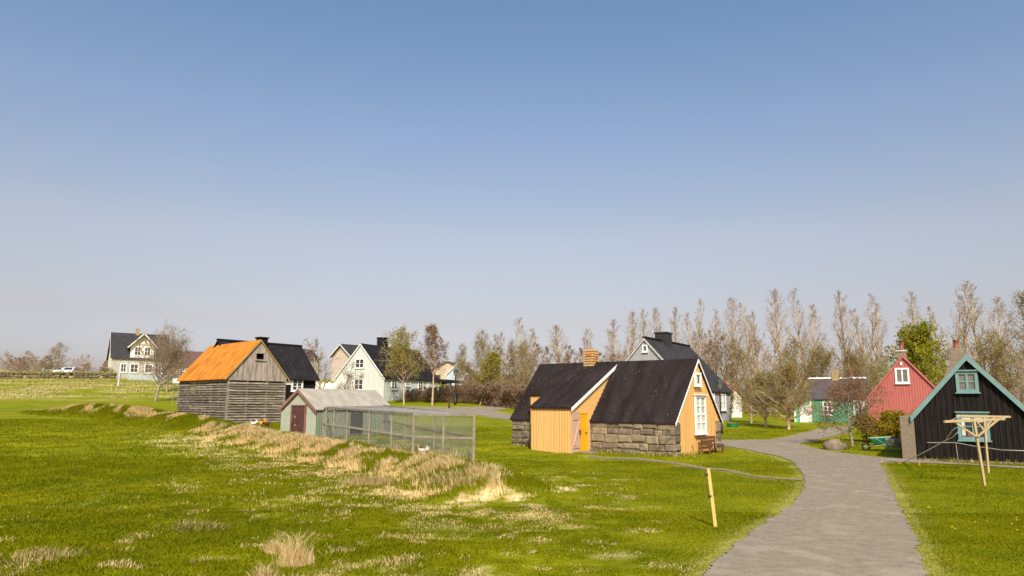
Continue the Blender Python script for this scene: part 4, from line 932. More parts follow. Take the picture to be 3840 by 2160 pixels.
# parked white vehicles behind the wall
def car(px, py, y, rz, label, h=1.75):
    p = aty(px, py, y); g = gz(p[0], p[1]); o = empty('parked_van', (p[0], p[1], max(g, p[2]-.9)), R_(rz), label, 'van', 'white vehicles parked beyond the stone wall')
    W2 = .9; prof = [(-2.1, .35), (2.05, .35), (2.1, .8), (1.75, 1.0), (1.15, h), (-1.9, h), (-2.1, 1.0)]
    mb = MB(); A = [(x, -W2, z) for x, z in prof]; Bq = [(x, W2, z) for x, z in prof]; mb.poly(A); mb.poly(Bq[::-1])
    for i in range(len(prof)): mb.poly([A[i], A[(i+1) % len(prof)], Bq[(i+1) % len(prof)], Bq[i]])
    mb.build('body', m_carwhite, o, bevel=.08)
    mb = MB(); mb.hexa([(1.70, -.75, 1.06), (1.70, .75, 1.06), (1.20, .68, h-.08), (1.20, -.68, h-.08)], [(1.74, -.75, 1.08), (1.74, .75, 1.08), (1.24, .68, h-.06), (1.24, -.68, h-.06)]); mb.build('windscreen', m_glass, o)
    mb = MB(); 
    for sy in (-.905, .905): mb.box(-1.6, .9, sy-.01, sy+.01, 1.1, h-.18)
    mb.build('side_window', m_glass, o)
    for x in (-1.35, 1.35):
        for sy in (-.82, .82):
            mb = MB(); mb.lathe([(.20, -.09), (.32, -.08), (.32, .08), (.20, .09)], 12); wh = mb.build('wheel', m_rubber, o); wh.rotation_euler = (R_(90), 0, 0); wh.location = (x, sy, .32)
    for sy in (-.6, .6): mb = MB(); mb.box(2.08, 2.12, sy-.15, sy+.15, .66, .82); mb.build('headlight', m_greyglass, o)
    return o
car(196, 1390, 138, -84, 'boxy white van, leftmost of the three beyond the stone wall', 1.9)
car(237, 1391, 138, -97, 'white car-height van beside the big bush, middle of the three beyond the wall', 1.5)
car(268, 1391, 137, -80, 'white van, rightmost of the three beyond the stone wall', 1.55)
# street lamps
def lamp(px, pyb, pyt, y, label, s=1.0, m=m_darkmetal):
    p = aty(px, pyb, y); g = gz(p[0], p[1]); h = aty(px, pyt, y)[2]-g
    o = empty('street_lamp', (p[0], p[1], g), 0, label, 'street lamp', 'lantern street lamps')
    mb = MB(); mb.lathe([(.11*s, -.1), (.11*s, .5), (.075*s, .6), (.055*s, 1.0), (.045*s, h-.75*s), (.08*s, h-.72*s), (.05*s, h-.68*s)], 10); mb.build('pole', m, o, True)
    mb = MB(); mb.lathe([(.05*s, h-.68*s), (.12*s, h-.60*s), (.22*s, h-.26*s), (.20*s, h-.25*s)], 6); mb.build('lantern_glass', m_greyglass, o)
    mb = MB(); mb.lathe([(.26*s, h-.25*s), (.24*s, h-.21*s), (.10*s, h-.08*s), (.05*s, h-.06*s), (.05*s, h-.02*s), (.015*s, h)], 6); mb.build('lantern_cap', mat('verdigris', (.045, .07, .058), None, 8, .6) if 'verdigris' not in bpy.data.materials else bpy.data.materials['verdigris'], o)
    return o
lamp(2705, 1620, 1420, 43, 'black lantern street lamp beside the grey house behind the yellow gable', .95)
lamp(1707, 1514, 1381, 76, 'stout black lantern street lamp on the verge before the bare hedge', 1.25)
lamp(1684, 1528, 1440, 71, 'short slim street lamp by the lane, left of the stout lamp', .7)

# ------------------------------------------------------------------ trees
class Wood:
    def __init__(s, seed): s.P0 = []; s.P1 = []; s.r0 = []; s.r1 = []; s.L = []; s.rr = random.Random(seed)
    def limb(s, p, d, ln, r0, r1, n, wob=.12, up=.0):
        """a bending limb; returns its points and directions"""
        pts = [(p, d)]; rr = s.rr; st = ln/n
        for i in range(n):
            d = (d+Vector(((rr.random()-.5)*wob*2, (rr.random()-.5)*wob*2, (rr.random()-.5)*wob*2+up))).normalized()
            q = p+d*st; a = r0+(r1-r0)*i/n; b = r0+(r1-r0)*(i+1)/n
            s.P0.append(p); s.P1.append(q); s.r0.append(a); s.r1.append(b); p = q; pts.append((p, d))
        return pts
    def side(s, d, ang, az=None):
        az = s.rr.random()*2*math.pi if az is None else az
        u = d.cross(Vector((0, 0, 1)))
        if u.length < .05: u = Vector((1, 0, 0))
        u.normalize(); v = d.cross(u)
        return (d*math.cos(ang)+(u*math.cos(az)+v*math.sin(az))*math.sin(ang)).normalized()
    def wood(s, name, m, parent, sides=4):
        P0 = np.array([tuple(p) for p in s.P0]); P1 = np.array([tuple(p) for p in s.P1]); r0 = np.array(s.r0); r1 = np.array(s.r1)
        d = P1-P0; d /= np.linalg.norm(d, axis=1)[:, None]+1e-9
        u = np.cross(d, np.where(np.abs(d[:, 2:3]) < .9, [[0, 0, 1.]], [[1., 0, 0]])); u /= np.linalg.norm(u, axis=1)[:, None]; v = np.cross(d, u)
        n = len(P0); V = np.empty((n, 2*sides, 3))
        for j_ in range(sides):
            t = 2*np.pi*j_/sides; o = u*math.cos(t)+v*math.sin(t)
            V[:, j_] = P0+o*r0[:, None]; V[:, sides+j_] = P1+o*r1[:, None]
        k = np.arange(n)[:, None]*2*sides
        F = np.concatenate([k+np.array([[j_, (j_+1) % sides, sides+(j_+1) % sides, sides+j_]]) for j_ in range(sides)], 0)
        return npmesh(name, V.reshape(-1, 3), F, m, parent, smooth=sides > 3)
    def leaves(s, name, m, parent, per, size, spread, seed=1):
        rs_ = np.random.RandomState(seed); L = np.array([tuple(p) for p in s.L])
        c = np.repeat(L, per, 0); n = len(c); c = c+rs_.normal(0, spread, (n, 3))
        a = rs_.normal(0, 1, (n, 3)); a /= np.linalg.norm(a, axis=1)[:, None]; b = rs_.normal(0, 1, (n, 3)); b -= a*(a*b).sum(1)[:, None]; b /= np.linalg.norm(b, axis=1)[:, None]
        sz = size*(.6+.8*rs_.rand(n))[:, None]
        V = np.stack([c-a*sz, c+b*sz*.55, c+a*sz, c-b*sz*.55], 1)
        F = np.arange(n*4).reshape(n, 4)
        return npmesh(name, V.reshape(-1, 3), F, m, parent, tint=(rs_.rand(n)-.4)*.8)
def Vz(x=0, y=0, z=0): return Vector((x, y, z))
def make_tree(kind, seed, H_, name, bark, leaf, prm):
    """returns an Empty with trunk (all its wood) and crown"""
    rr = random.Random(seed); root = empty(name, (0, 0, 0)); tr = Wood(seed); tw = Wood(seed+1)
    r0 = prm.get('r', H_*.012); lean = Vector((prm.get('lean', 0), prm.get('leany', 0), 1)).normalized()
    stems = []
    ns = prm.get('stems', 1)
    for k in range(ns):
        d = lean if ns == 1 else (lean+Vector(((rr.random()-.5)*prm.get('fan', .5), (rr.random()-.5)*prm.get('fan', .5), 0))).normalized()
        hh = H_*(1 if k == 0 else .75+.22*rr.random())
        stems.append((tr.limb(Vz(rr.random()*.1*(ns > 1), rr.random()*.1*(ns > 1), -.2), d, hh*prm.get('trunk', 1.0)+.2, r0*(1 if ns == 1 else .7), r0*prm.get('tip', .12), 10, prm.get('wob', .04), prm.get('tup', .02)), hh))
    for pts, hh in stems:
        nb = prm['nb']//ns; h0 = prm['h0']
        for i in range(nb):
            t = min(.995, (i+.5+rr.random()*.6)/nb); f = h0+(1-h0)*t; k = f*10*1.0; a = min(9, int(k)); fr = min(1, k-a)
            p = pts[a][0].lerp(pts[a+1][0], fr); d = pts[a][1]
            ln = prm['len'](t)*hh*(.75+.5*rr.random())
            if ln < .15: continue
            ang = R_(prm['ang'](t))*(.8+.4*rr.random())
            rb = max(.012, r0*(1-f)*.55+.008)
            bp = tr.limb(p, tw.side(d, ang, i*2.4+rr.random()), ln, rb, rb*.3, 5, prm.get('bwob', .12), prm.get('up', .1))
            for j_ in range(prm['n2']):
                u = .2+.8*(j_+rr.random())/prm['n2']; k = u*5; a = min(4, int(k)); q = bp[a][0].lerp(bp[a+1][0], min(1, k-a))
                l2 = ln*prm.get('l2', .38)*(1.15-.6*u)*(.7+.6*rr.random())
                sp = tw.limb(q, tw.side(bp[a][1], R_(prm.get('a2', 40))*(.6+.8*rr.random())), l2, prm.get('tr', .012), prm.get('tr', .012)*.6, 2, .2, prm.get('up2', .08))
                tw.L.append(sp[-1][0])
                for q3 in range(prm.get('n3', 2)):
                    e = sp[rr.randint(0, 1)]; s3 = tw.limb(e[0].lerp(sp[-1][0], rr.random()*.6), tw.side(e[1], R_(35)*(.5+rr.random())), l2*.6*(.6+.8*rr.random()), prm.get('tr', .012)*.7, prm.get('tr', .012)*.45, 1, .1, 0)
                    tw.L.append(s3[-1][0]); tw.L.append(s3[0][0].lerp(s3[-1][0], .5))
    tr.wood('trunk', bark, root, 6)
    cr_ = tw.wood('crown', prm.get('twig', bark), root, 3)
    if leaf and prm['per']:
        L = tw.L; tw.leaves('leaves', leaf, cr_, prm['per'], prm['size'], prm['spread'], seed)
    return root
POP = dict(nb=40, h0=.12, len=lambda t: .25*(1-t)**.6*(.55+.45*min(1, t*4))+.03, ang=lambda t: 40-20*t, n2=8, n3=3, l2=.42, a2=34, up=.13, up2=.10, per=1, size=.030, spread=.05, tr=.009, r=.15, tip=.12, twig=m_poplarbark, wob=.03, bwob=.15)
POPFORK = dict(POP, stems=2, fan=.24, nb=48)
POPLEAF = dict(POP, per=2, size=.045, spread=.13)
BIRCH = dict(nb=30, h0=.26, len=lambda t: .30*(1-t)**.6+.04, ang=lambda t: 62-30*t, n2=8, n3=3, l2=.40, a2=45, up=.05, up2=-.02, per=3, size=.075, spread=.12, tr=.012, r=.12)
ROUND = dict(nb=34, h0=.22, trunk=.72, len=lambda t: .46*(1-.45*t)*(.7+.3*min(1, t*4)), ang=lambda t: 72-48*t, n2=9, n3=3, l2=.38, a2=42, up=.08, up2=.05, per=2, size=.06, spread=.09, tr=.012, r=.11, tip=.3)
BROWN = dict(nb=26, h0=.10, stems=2, fan=.5, len=lambda t: .34*(1-t)**.5+.05, ang=lambda t: 48-20*t, n2=7, n3=2, l2=.45, a2=38, up=.1, up2=.05, per=2, size=.06, spread=.08, tr=.014, r=.10)
BUSHY = dict(nb=30, h0=.05, stems=4, fan=1.1, len=lambda t: .34*(1-t)**.4+.08, ang=lambda t: 50-20*t, n2=8, n3=3, l2=.45, a2=45, up=.06, per=4, size=.07, spread=.12, tr=.011, r=.05)
def place(root, x, y, s, rz, label, cat, group, sx=1.0, z=None):
    root.location = (x, y, gz(x, y) if z is None else z); root.scale = (s*sx, s*sx, s); root.rotation_euler = (0, 0, rz); tag(root, label, cat, group)
    return root
PROTO = {}
def proto(key, fn):
    """first use moves the tree itself, later uses copy it with its parts"""
    if key not in PROTO: PROTO[key] = fn(); return PROTO[key]
    return copy_tree(PROTO[key])
rt = random.Random(21)
P_ = [lambda: make_tree('poplar', 101, 10, 'poplar_tree', m_poplarbark, m_bud, POP), lambda: make_tree('poplar', 102, 10, 'poplar_tree', m_poplarbark, m_bud, POPFORK), lambda: make_tree('poplar', 103, 10, 'poplar_tree', m_poplarbark, m_bud, dict(POP, nb=34)), lambda: make_tree('poplar', 104, 10, 'poplar_tree', m_poplarbark, m_olive, POPLEAF), lambda: make_tree('poplar', 105, 10, 'poplar_tree', m_poplarbark, m_bud, dict(POP, stems=3, fan=.32, nb=54))]
# (top x, top y, depth, prototype, width, label)
POPS = [
 (1983, 1203, 96, 1, 1.2, 'bushy fork-topped poplar standing left of the yellow cottage ridge'),
 (2105, 1222, 97, 0, 1.15, 'single pointed poplar just left of the brick chimney'),
 (2216, 1239, 98, 2, 1.0, 'slim poplar directly behind the yellow brick chimney'),
 (2309, 1203, 96, 2, 1.05, 'slim poplar between the brick chimney and the grey gable'),
 (2356, 1173, 94, 0, .85, 'tall narrow poplar touching the left rake of the grey gable'),
 (2416, 1168, 94, 2, .8, 'thin poplar rising over the peak of the grey gable'),
 (2470, 1160, 92, 0, .8, 'thin poplar just left of the broad black chimney'),
 (2542, 1158, 90, 2, .85, 'thin poplar just right of the broad black chimney'),
 (2596, 1134, 88, 1, .8, 'poplar rising over the right end of the grey ridge'),
 (2662, 1148, 87, 4, .85, 'low twiggy poplar above the yellow cottage attic window'),
 (2736, 1125, 85, 0, .95, 'poplar above the right eave of the grey house'),
 (2828, 1121, 83, 4, 1.0, 'broad poplar above the leftmost of the three lawn trees'),
 (2922, 1088, 80, 0, 1.0, 'tall poplar with one straight stem above the three lawn trees'),
 (3022, 1096, 79, 1, 1.05, 'leaning forked poplar above the rightmost of the three lawn trees'),
 (3150, 1103, 77, 2, 1.0, 'poplar rising behind the chimney of the green house'),
 (3252, 1085, 74, 4, 1.0, 'many-stemmed poplar between the green house and the red gable'),
 (3408, 1103, 71, 2, .9, 'poplar half hidden behind the bright green leafy tree'),
 (3530, 1064, 68, 4, 1.0, 'tall open poplar left of the teal gable chimney pot'),
 (3692, 1066, 66, 1, 1.25, 'broad tall poplar right of the teal gable peak'),
 (3838, 1110, 65, 3, 1.1, 'poplar cut by the right edge of the picture'),
]
for px, py, y, k, wd, lb in POPS:
    p = aty(px, py, y); z = gz(p[0], p[1]); o = proto(('pop', k), P_[k]); h = p[2]-z
    place(o, p[0], p[1], h/10.2, rt.random()*6.28, lb, 'poplar', 'poplars in a row along the back', wd*10.2/h*1.42)
# trees of the middle row
MK = {'birch': lambda: make_tree('b', 201, 6, 'birch_tree', m_barkorange, m_olive, dict(BIRCH, twig=m_barkbrown)),
      'olive': lambda: make_tree('o', 202, 6, 'leafing_tree', m_barkbrown, m_olive, dict(BROWN, per=3, size=.05, spread=.17, n3=3, tr=.010)),
      'brown': lambda: make_tree('n', 203, 6, 'bare_tree', m_barkbrown, m_brownleaf, dict(BROWN, per=3)),
      'olive2': lambda: make_tree('o', 204, 6, 'leafing_tree', m_barkbrown, m_olive, dict(BROWN, per=3, nb=32, size=.05, spread=.17, n3=3, tr=.010, stems=3)),
      'grey': lambda: make_tree('g', 205, 6, 'bare_tree', m_poplarbark, m_bud, dict(BROWN, per=1)),
      'round': lambda: make_tree('r', 206, 6, 'leafing_tree', m_barkbrown, m_olive, dict(ROUND, per=4, size=.05, spread=.16))}
MID = [ # px centre, top py, depth, half width px, kind, label
 (1713, 1290, 98, 34, 'olive', 'small pointed olive tree above the stout street lamp'),
 (1752, 1345, 92, 46, 'olive2', 'low olive tree just right of the stout street lamp'),
 (1792, 1278, 93, 42, 'grey', 'thin grey-olive tree right of the stout street lamp'),
 (1838, 1240, 92, 50, 'olive', 'tall olive tree behind the leaning birch'),
 (1880, 1250, 95, 44, 'grey', 'tall grey bare tree just right of the leaning birch'),
 (1906, 1300, 88, 50, 'brown', 'dense reddish brown tree left of the cottage roof end'),
 (1944, 1280, 86, 46, 'olive2', 'rounded olive tree touching the left end of the cottage roof'),
 (1998, 1282, 88, 52, 'olive', 'olive tree behind the left end of the cottage ridge'),
 (2046, 1288, 90, 44, 'brown', 'brown pointed tree above the left third of the cottage ridge'),
 (2105, 1330, 92, 50, 'grey', 'low grey tree under the single pointed poplar'),
 (2170, 1294, 92, 46, 'brown', 'reddish twiggy tree just left of the brick chimney'),
 (2270, 1318, 90, 56, 'brown', 'low brown tree just right of the brick chimney'),
 (2345, 1318, 88, 50, 'grey', 'low grey tree left of the grey gable'),
 (2640, 1240, 80, 60, 'grey', 'grey thicket tree behind the right slope of the grey roof'),
 (2700, 1262, 78, 60, 'brown', 'brown thicket tree right of the grey roof slope'),
 (2776, 1275, 76, 70, 'olive', 'olive thicket tree above the sliver of red roof'),
 (2872, 1270, 74, 74, 'grey', 'grey-brown thicket tree behind the three lawn trees'),
 (2968, 1268, 72, 74, 'olive', 'olive thicket tree behind the rightmost lawn tree'),
 (3080, 1275, 70, 74, 'round', 'olive crown just left of the green house chimney'),
 (3198, 1292, 70, 66, 'round', 'olive crown just right of the green house chimney'),
 (3272, 1330, 66, 50, 'olive', 'olive tree squeezed between green house and red gable'),
 (3590, 1310, 60, 60, 'grey', 'grey bush-like tree left of the teal gable chimney'),
 (3700, 1250, 58, 80, 'olive2', 'olive leafing tree behind the right slope of the teal gable'),
 (3800, 1280, 56, 90, 'olive2', 'olive leafing tree at the right edge above the teal gable'),
]
for px, py, y, hw, kd, lb in MID:
    p = aty(px, py, y); z = gz(p[0], p[1]); h = p[2]-z; o = proto(('mid', kd), MK[kd])
    place(o, p[0], p[1], h/6.3, rt.random()*6.28, lb, 'tree', 'trees in front of the poplar row', (hw*1.12*y/FOC)/1.75*6.3/h)
# two birches before the white house, the leaning birch
def special(fn, pxb, pyt, y, lb, cat, hn, sx=1.0, rz=0.0, px_t=None, nm=None):
    p = aty(pxb, pyt, y); z = gz(p[0], p[1]); h = p[2]-z; o = fn()
    return place(o, p[0], p[1], h/hn, rz, lb, cat, None, sx)
special(lambda: make_tree('b', 301, 7, 'birch_tree', m_barkorange, m_birchleaf, dict(BIRCH, h0=.36, per=3, size=.08, spread=.16, twig=m_barkbrown, stems=2, fan=.25, nb=34, len=lambda t: .40*(1-t)**.5+.06)), 1521, 1264, 76, 'olive-leaved birch with an orange trunk in front of the white house', 'birch', 7, 1.0, .4)
special(lambda: make_tree('b', 302, 8, 'birch_tree', m_barkorange, m_brownleaf, dict(BIRCH, h0=.36, per=3, size=.07, twig=m_barkbrown, len=lambda t: .24*(1-t)**.6+.04, ang=lambda t: 48-22*t)), 1628, 1236, 75, 'taller brown-twigged birch with an orange trunk at the far end of the white house', 'birch', 8, 1.0, 1.4)
special(lambda: make_tree('b', 303, 6, 'birch_tree', m_barkorange, m_birchleaf, dict(BIRCH, h0=.30, per=5, size=.09, spread=.16, lean=.42, tup=.09, twig=m_barkbrown)), 1800, 1330, 77, 'birch with a slanting orange trunk behind the bare hedge', 'birch', 6, 1.0, 0)
# tree leaning before the white house
special(lambda: make_tree('l', 311, 5, 'leaning_tree', m_barkbrown, m_brownleaf, dict(nb=16, h0=.30, len=lambda t: .30*(1-t)**.6+.10, ang=lambda t: 55-20*t, n2=8, n3=3, up=.1, per=1, size=.045, spread=.08, lean=-.42, tup=.06, tr=.013, r=.10, tip=.25, wob=.09)), 1243, 1322, 62, 'bare crooked tree leaning left in front of the white gable', 'tree', 4.4, 1.0, 0)
special(lambda: make_tree('l', 312, 4, 'bare_shrub', m_barkbrown, m_brownleaf, dict(BUSHY, stems=3, per=1, size=.05, fan=1.6, nb=20)), 1262, 1372, 63, 'low bare shrub spreading right of the leaning tree before the white gable', 'shrub', 4, 1.2, 0)
# bare tree on the left lawn, and a second trunk behind it
special(lambda: make_tree('w', 321, 8, 'bare_tree', m_bark, m_brownleaf, dict(ROUND, trunk=.55, h0=.36, nb=40, n2=11, len=lambda t: .50-.12*t, ang=lambda t: 60-42*t, up=.12, per=2, size=.05, spread=.1, tr=.014, r=.17, lean=.20, l2=.42, twig=m_barkbrown)), 604, 1242, 78, 'bare pale-trunked tree on the lawn left of the slatted barn', 'tree', 7.3, .88, 0)
special(lambda: make_tree('w', 322, 6, 'bare_tree', m_barkbrown, m_brownleaf, dict(ROUND, trunk=.6, h0=.3, nb=30, len=lambda t: .40-.12*t, per=2, size=.05, r=.13, tr=.014)), 640, 1290, 92, 'darker bare tree right behind the pale-trunked lawn tree', 'tree', 5.6, 1.1, 1)
# three trees on the lawn by the green house
for i, (px, pb, pt, y, lb) in enumerate([(2809, 1588, 1408, 55, 'leftmost of the three brown-green trees on the lawn by the green house'), (2862, 1597, 1392, 50.5, 'middle of the three brown-green trees on the lawn by the green house'), (2944, 1604, 1362, 48, 'rightmost and largest of the three brown-green trees on the lawn by the green house')]):
    special(lambda: make_tree('a', 331+i, 4.4, 'lawn_tree', m_barkorange, m_olive, dict(ROUND, h0=.20, stems=1, nb=36, n2=8, per=4, size=.045, spread=.10, r=.12, twig=m_barkbrown, len=lambda t: .50*(1-.5*t), up=.09)), px, pt, y, lb, 'tree', 4.35, 1.0, i*1.7)
# small sparse tree beside the path
special(lambda: make_tree('s', 341, 3.6, 'small_tree', m_bark, m_rustleaf, dict(ROUND, trunk=.78, h0=.32, nb=24, len=lambda t: .62-.30*t, ang=lambda t: 80-52*t, per=4, size=.04, spread=.12, r=.085, up=.02, tr=.009, wob=.07, twig=m_barkbrown)), 3180, 1425, 34.6, 'small sparse brown-twigged tree with a pale trunk beside the boulder', 'tree', 3.55, 1.05, .8)
# leafy green tree behind the red house
special(lambda: make_tree('g', 351, 6, 'leafy_tree', m_barkbrown, m_leafgreen, dict(ROUND, trunk=.75, h0=.14, nb=34, n2=9, per=4, size=.10, spread=.2, len=lambda t: .47*(1-.5*t))), 3432, 1215, 58, 'bright green leafy tree behind the red gable', 'tree', 6.1, .82, 0)
# yellow-green bush by the side wall
p = ppt(3320, 1660); o = make_tree('y', 361, 1.6, 'yellow_green_bush', m_barkbrown, m_yellowgreen, dict(BUSHY, nb=60, n2=9, fan=1.5, per=9, size=.045, spread=.09, r=.025, tr=.007, len=lambda t: .42*(1-.4*t)))
place(o, p.x, p.y, 1.0, 0, 'rounded yellow-green bush between the small tree and the concrete side wall', 'bush', None, 1.45)
p = ppt(2752, 1583); o = make_tree('y', 362, 2.0, 'leafy_bush', m_barkbrown, m_olive, dict(BUSHY, nb=40, per=7, size=.06, r=.025, tr=.008)); place(o, p.x, p.y+4, 1.15, 0, 'olive bush just right of the grey house corner', 'bush', None, 1.0)
# hedges and shrubs along the lane: each shrub its own plant
r = random.Random(31)
sh1 = make_tree('h', 371, 1.5, 'hedge_shrub', m_hedge, m_brownleaf, dict(BUSHY, nb=44, n2=9, per=1, size=.03, spread=.08, r=.02, tr=.009, fan=.9, twig=m_hedge))
sh2 = make_tree('h', 372, 1.5, 'hedge_shrub', m_hedge, m_hedge, dict(BUSHY, nb=54, n2=10, per=2, size=.035, spread=.08, r=.02, tr=.010, fan=1.0, twig=m_hedge))
first = {0: True, 1: True}
SHR = [(1462, 1500, 84, .9, 0)]+[(1530+i*21, 1500+i*.6, 82-i*.25, .78+.04*i+.15*r.random(), 0) for i in range(15)]+[(1838+i*18, 1512, 77-i*.6, 1.45+.25*r.random(), 1) for i in range(9)]
for i, (px, pb, y, s_, k) in enumerate(SHR):
    p = aty(px, pb, y); src = (sh1, sh2)[k]; o = src if first[k] else copy_tree(src); first[k] = False
    lb = 'low brown shrub alone at the corner of the white house' if i == 0 else ('leafless brown shrub in the low hedge between white house and street lamps' if k == 0 else 'taller dark brown shrub in the hedge left of the cottage roof')
    place(o, p[0], p[1], s_, r.random()*6, lb, 'shrub', None if i == 0 else ('shrubs of the low hedge' if k == 0 else 'shrubs of the tall dark hedge'), 1.25)
# far left bushes and trees beyond the wall
FL = [(8, 1318, 140, 40, 'grey', 'grey bare tree at the left edge of the picture'), (45, 1345, 134, 44, 'brown', 'low brown thicket at the left edge beyond the stone wall'), (100, 1338, 132, 46, 'brown', 'brown thicket in front of the pair of bare trees beyond the stone wall'), (150, 1352, 131, 40, 'olive', 'low olive thicket left of the big crown beyond the stone wall'), (72, 1332, 139, 42, 'brown', 'spreading bare tree, leftmost of the pair beyond the stone wall'), (122, 1318, 141, 48, 'grey', 'wide bare tree left of the big crown beyond the stone wall'), (168, 1330, 136, 34, 'brown', 'brown bush-like tree close to the left side of the big crown'), (222, 1284, 136, 48, 'olive', 'tall full-crowned tree above the parked white vans'), (280, 1345, 143, 26, 'grey', 'small bare tree right of the parked white vans'), (316, 1330, 138, 30, 'grey', 'bare tree left of the brown-roofed building'), (338, 1362, 132, 40, 'brown', 'dark low bush beside the brown-roofed building'), (392, 1372, 122, 34, 'round', 'pale flowering bush in front of the cream house corner'), (1152, 1418, 120, 20, 'olive', 'far small bush between the black and white houses'), (1188, 1424, 118, 22, 'round', 'far round bush behind the white board fence')]
for px, py, y, hw, kd, lb in FL:
    p = aty(px, py, y); z = gz(p[0], p[1])-.2; h = p[2]-z; o = proto(('mid', kd), MK[kd])
    place(o, p[0], p[1], h/6.3, rt.random()*6.28, lb, 'tree' if h > 3 else 'bush', 'trees beyond the far field', (hw*y/FOC)/1.75*6.3/h, z)

# ------------------------------------------------------------------ grass
def field(n, y0, y1, h0, h1, w0, nm, keep=None):
    x, y = scatter(n, y0, y1); m = clear(x, y)
    x, y = x[m], y[m]; d = dry(x, y); k = len(x)
    fb = fbm(x*.9, y*.9); tall = ss(1.0, -4, x)
    h = (h0+(h1-h0)*rs.rand(k))*(.55+.9*fb)*(.65+.5*tall)*(1+.5*d)
    e = np.zeros(k, bool)
    for ox, oy in ((.22, 0), (-.22, 0), (0, .3), (0, -.3)): e |= onpath(x+ox, y+oy)
    return blades(x, y, h*np.where(e, .7, 1), w0+.0006*y, np.where(bank(x, y)[0] < 2, ss(.22, .5, d)*.95, d*.8), .55, nm)
field(540000, 5.5, 14, .024, .068, .005, 'near_grass')
field(380000, 14, 26, .028, .070, .007, 'lawn_grass')
field(160000, 26, 48, .04, .09, .012, 'far_grass')
# long straw over the turf bank
n = 230000; t = rs.rand(n); seg = np.cumsum(np.r_[0, np.hypot(np.diff(CREST[:, 0]), np.diff(CREST[:, 1]))]); s_ = t**1.0*seg[-1]
x = np.interp(s_, seg, CREST[:, 0])+rs.normal(0, .75, n); y = np.interp(s_, seg, CREST[:, 1])+rs.normal(0, .75, n)
d, hh, sg = bank(x, y); dr = dry(x, y)
m = clear(x, y) & ~inpoly(x, y, np.array([(v.x, v.y) for v in (PA, PB, PC, PD)]))
x, y, dr, sg = x[m], y[m], dr[m], sg[m]; k = len(x)
dn = np.where(sg < 0, 1.0, -.6)
cdx, cdy = np.gradient(CREST[:, 0]), np.gradient(CREST[:, 1]); nn = np.hypot(cdx, cdy).mean()
tx = np.interp(np.clip(y, 15, 60), CREST[::-1, 1], (cdx/np.hypot(cdx, cdy))[::-1]); ty = np.interp(np.clip(y, 15, 60), CREST[::-1, 1], (cdy/np.hypot(cdx, cdy))[::-1])
h = (.06+.13*rs.rand(k)**1.5)*(.5+.9*fbm(x*1.3, y*1.3))*(1+.9*dr)
blades(x, y, h*np.where(dr < .3, 1.15, 1), .008+.0005*y, ss(.22, .5, dr)*.88, .34, 'bank_grass', (ty*dn*(.12+.3*dr), -tx*dn*(.12+.3*dr)))
# rough strips far left
x = rs.uniform(-100, -18, 60000); y = rs.uniform(80, 112, 60000); d = dry(x, y); m = d > .25; x, y, d = x[m], y[m], d[m]
blades(x, y, .10+.22*rs.rand(len(x)), np.full(len(x), .045), d*.6, .9, 'rough_grass')
# weeds inside the run and taller edge grass along buildings
x = rs.uniform(-9.5, -1.5, 9000); y = rs.uniform(26.2, 36, 9000); m = inpoly(x, y, np.array([(v.x, v.y) for v in (PA, PB, PC, PD)])); x, y = x[m], y[m]
blades(x, y, .12+.3*rs.rand(len(x))*ss(32, 27, y), np.full(len(x), .018), ss(.4, .6, fbm(x, y))*.8, .35, 'run_weeds')
ex = []; ey = []
for hse in (Y, T, BN, K, GR, G):
    for fc in ('front', 'left', 'right'):
        ln = hse.W if fc == 'front' else hse.L; q = int(ln*60)
        for k in range(q):
            w_ = hse.wp(*hse.P(fc, rs.rand()*ln, .05+abs(rs.normal(0, .10))+(0 if hse is not T or fc != 'front' else .02), 0)[:2]); ex.append(w_[0]); ey.append(w_[1])
ex = np.array(ex); ey = np.array(ey); blades(ex, ey, .08+.16*rs.rand(len(ex)), np.full(len(ex), .016), np.full(len(ex), .15), .35, 'edge_grass')
# loose stones on the gravel
n = 70000; x, y = scatter(n, 7, 30); x = x*.5+y*.28; m = onpath(x, y); x, y = x[m], y[m]; k = len(x); z = ground(x, y)+.02
r_ = .005+.010*rs.rand(k)**4+.0003*y; dirs = np.array([[1, 0, 0], [0, 1, 0], [-1, 0, 0], [0, -1, 0], [.1, .1, .8]])
V = np.stack([x, y, z], 1)[:, None, :]+dirs[None]*r_[:, None, None]*(.6+.8*rs.rand(k, 5, 1))
F = (np.arange(k)[:, None, None]*5+np.array([[0, 1, 4], [1, 2, 4], [2, 3, 4], [3, 0, 4]])[None]).reshape(-1, 3)
o = npmesh('loose_gravel', V.reshape(-1, 3), F, mat('gravel_stones', (.30, .25, .19), (.14, .115, .09), 3, .95, contrast=(.5, 1.5)), tint=np.repeat(rs.rand(k), 4)); o['kind'] = 'stuff'
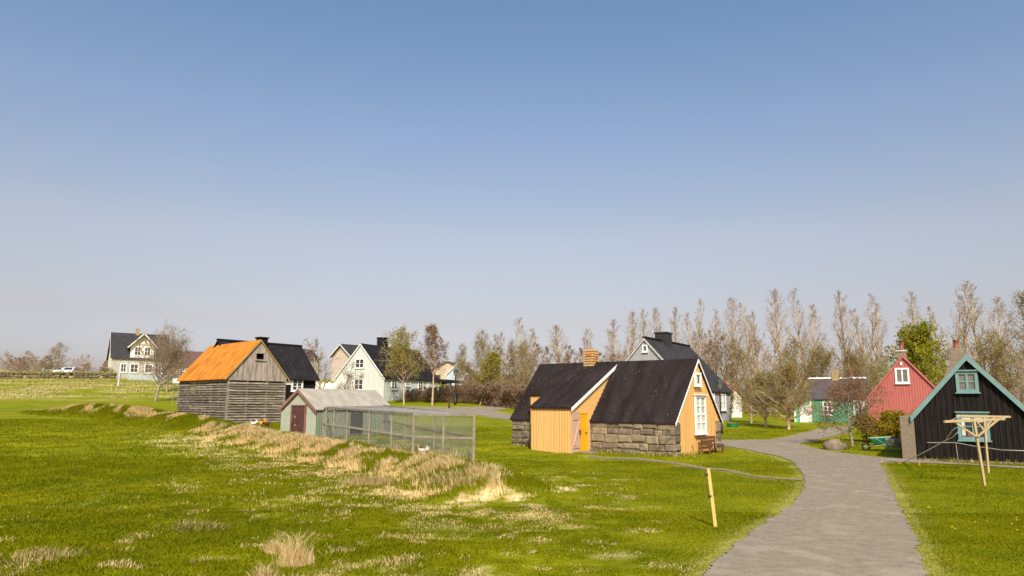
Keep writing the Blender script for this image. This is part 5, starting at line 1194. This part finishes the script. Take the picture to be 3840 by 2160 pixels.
# straw tussocks that stand out in the near field
def tussock(px, py, n, hgt, rad, label, green=.1, lean=(0, 0)):
    p = gp(px, py); x = p[0]+rs.normal(0, rad, n); y = p[1]+rs.normal(0, rad*.55, n)
    rr_ = np.hypot(x-p[0], (y-p[1])/.55)/(rad*2.2)
    o = blades(x, y, hgt*(.25+.75*rs.rand(n)**1.4)*np.clip(1.1-.6*rr_, .25, 1), np.full(n, .006), np.full(n, 1-green), .5, 'straw_tussock', lean)
    o['kind'] = 'thing'; return tag(o, label, 'tussock')
tussock(1105, 2125, 620, .62, .11, 'tall golden straw tussock in the near field left of centre', .06, (-.08, 0))
tussock(1040, 2075, 900, .30, .08, 'drooping straw clump just behind the tall golden tussock', .15, (-.3, 0))
tussock(985, 2185, 900, .30, .09, 'low pale tussock at the bottom edge below the tall golden one', .3)
tussock(165, 2095, 1200, .30, .22, 'mixed green and straw tussock near the bottom left corner', .4)
tussock(735, 1985, 1300, .22, .28, 'flattened bluish tussock right of the bottom left straw clumps', .6, (.5, -.1))
tussock(1385, 1820, 1800, .42, .38, 'pale straw clump hanging on the turf bank below the hen run', .05, (0, -.4))
tussock(1680, 1838, 1400, .36, .30, 'pale straw clump near the right end of the turf bank', .08, (.1, -.4))
tussock(1740, 1855, 1000, .32, .25, 'pale straw clump at the foot of the right end of the turf bank', .1, (.1, -.3))
# dandelions
fm = MB(); fm.lathe([(.012, 0), (.034, .008), (.030, .020), (.012, .026)], 8)
src = fm.build('dandelion', m_dandelion, None, True); fs = MB(); fs.tube([(0, 0, 0), (.004, 0, -.12)], .004, 4); fs.build('stem', m_stem, src)
spots = [((3330, 1745), 9, (.5, .5), 'yellow dandelion in the cluster where the path meets the right lawn'), ((2440, 1712), 7, (1.6, .15), 'yellow dandelion at the foot of the cottage stone wall'), ((2580, 1745), 3, (.5, .3), 'yellow dandelion near the wooden bench'), ((1838, 1800), 14, (.5, .35), 'yellow dandelion on the right end of the turf bank'), ((3560, 1960), 22, (1.2, 1.6), 'yellow dandelion on the near right lawn'), ((1330, 1745), 3, (.5, .3), 'yellow dandelion on the turf bank below the hen run')]
ft = True
for (px, py), n, sd, lb in spots:
    q = gp(px, py)
    for i in range(n):
        x = q[0]+rs.normal(0, sd[0]); y = q[1]+rs.normal(0, sd[1])
        if not clear(np.array([x]), np.array([y]))[0]: continue
        o = src if ft else copy_tree(src); ft = False
        o.location = (x, y, gz(x, y)+.11); o.scale = (.5 if px > 3500 else .95,)*3; tag(o, lb, 'dandelion', lb.replace('yellow dandelion', 'dandelions'))
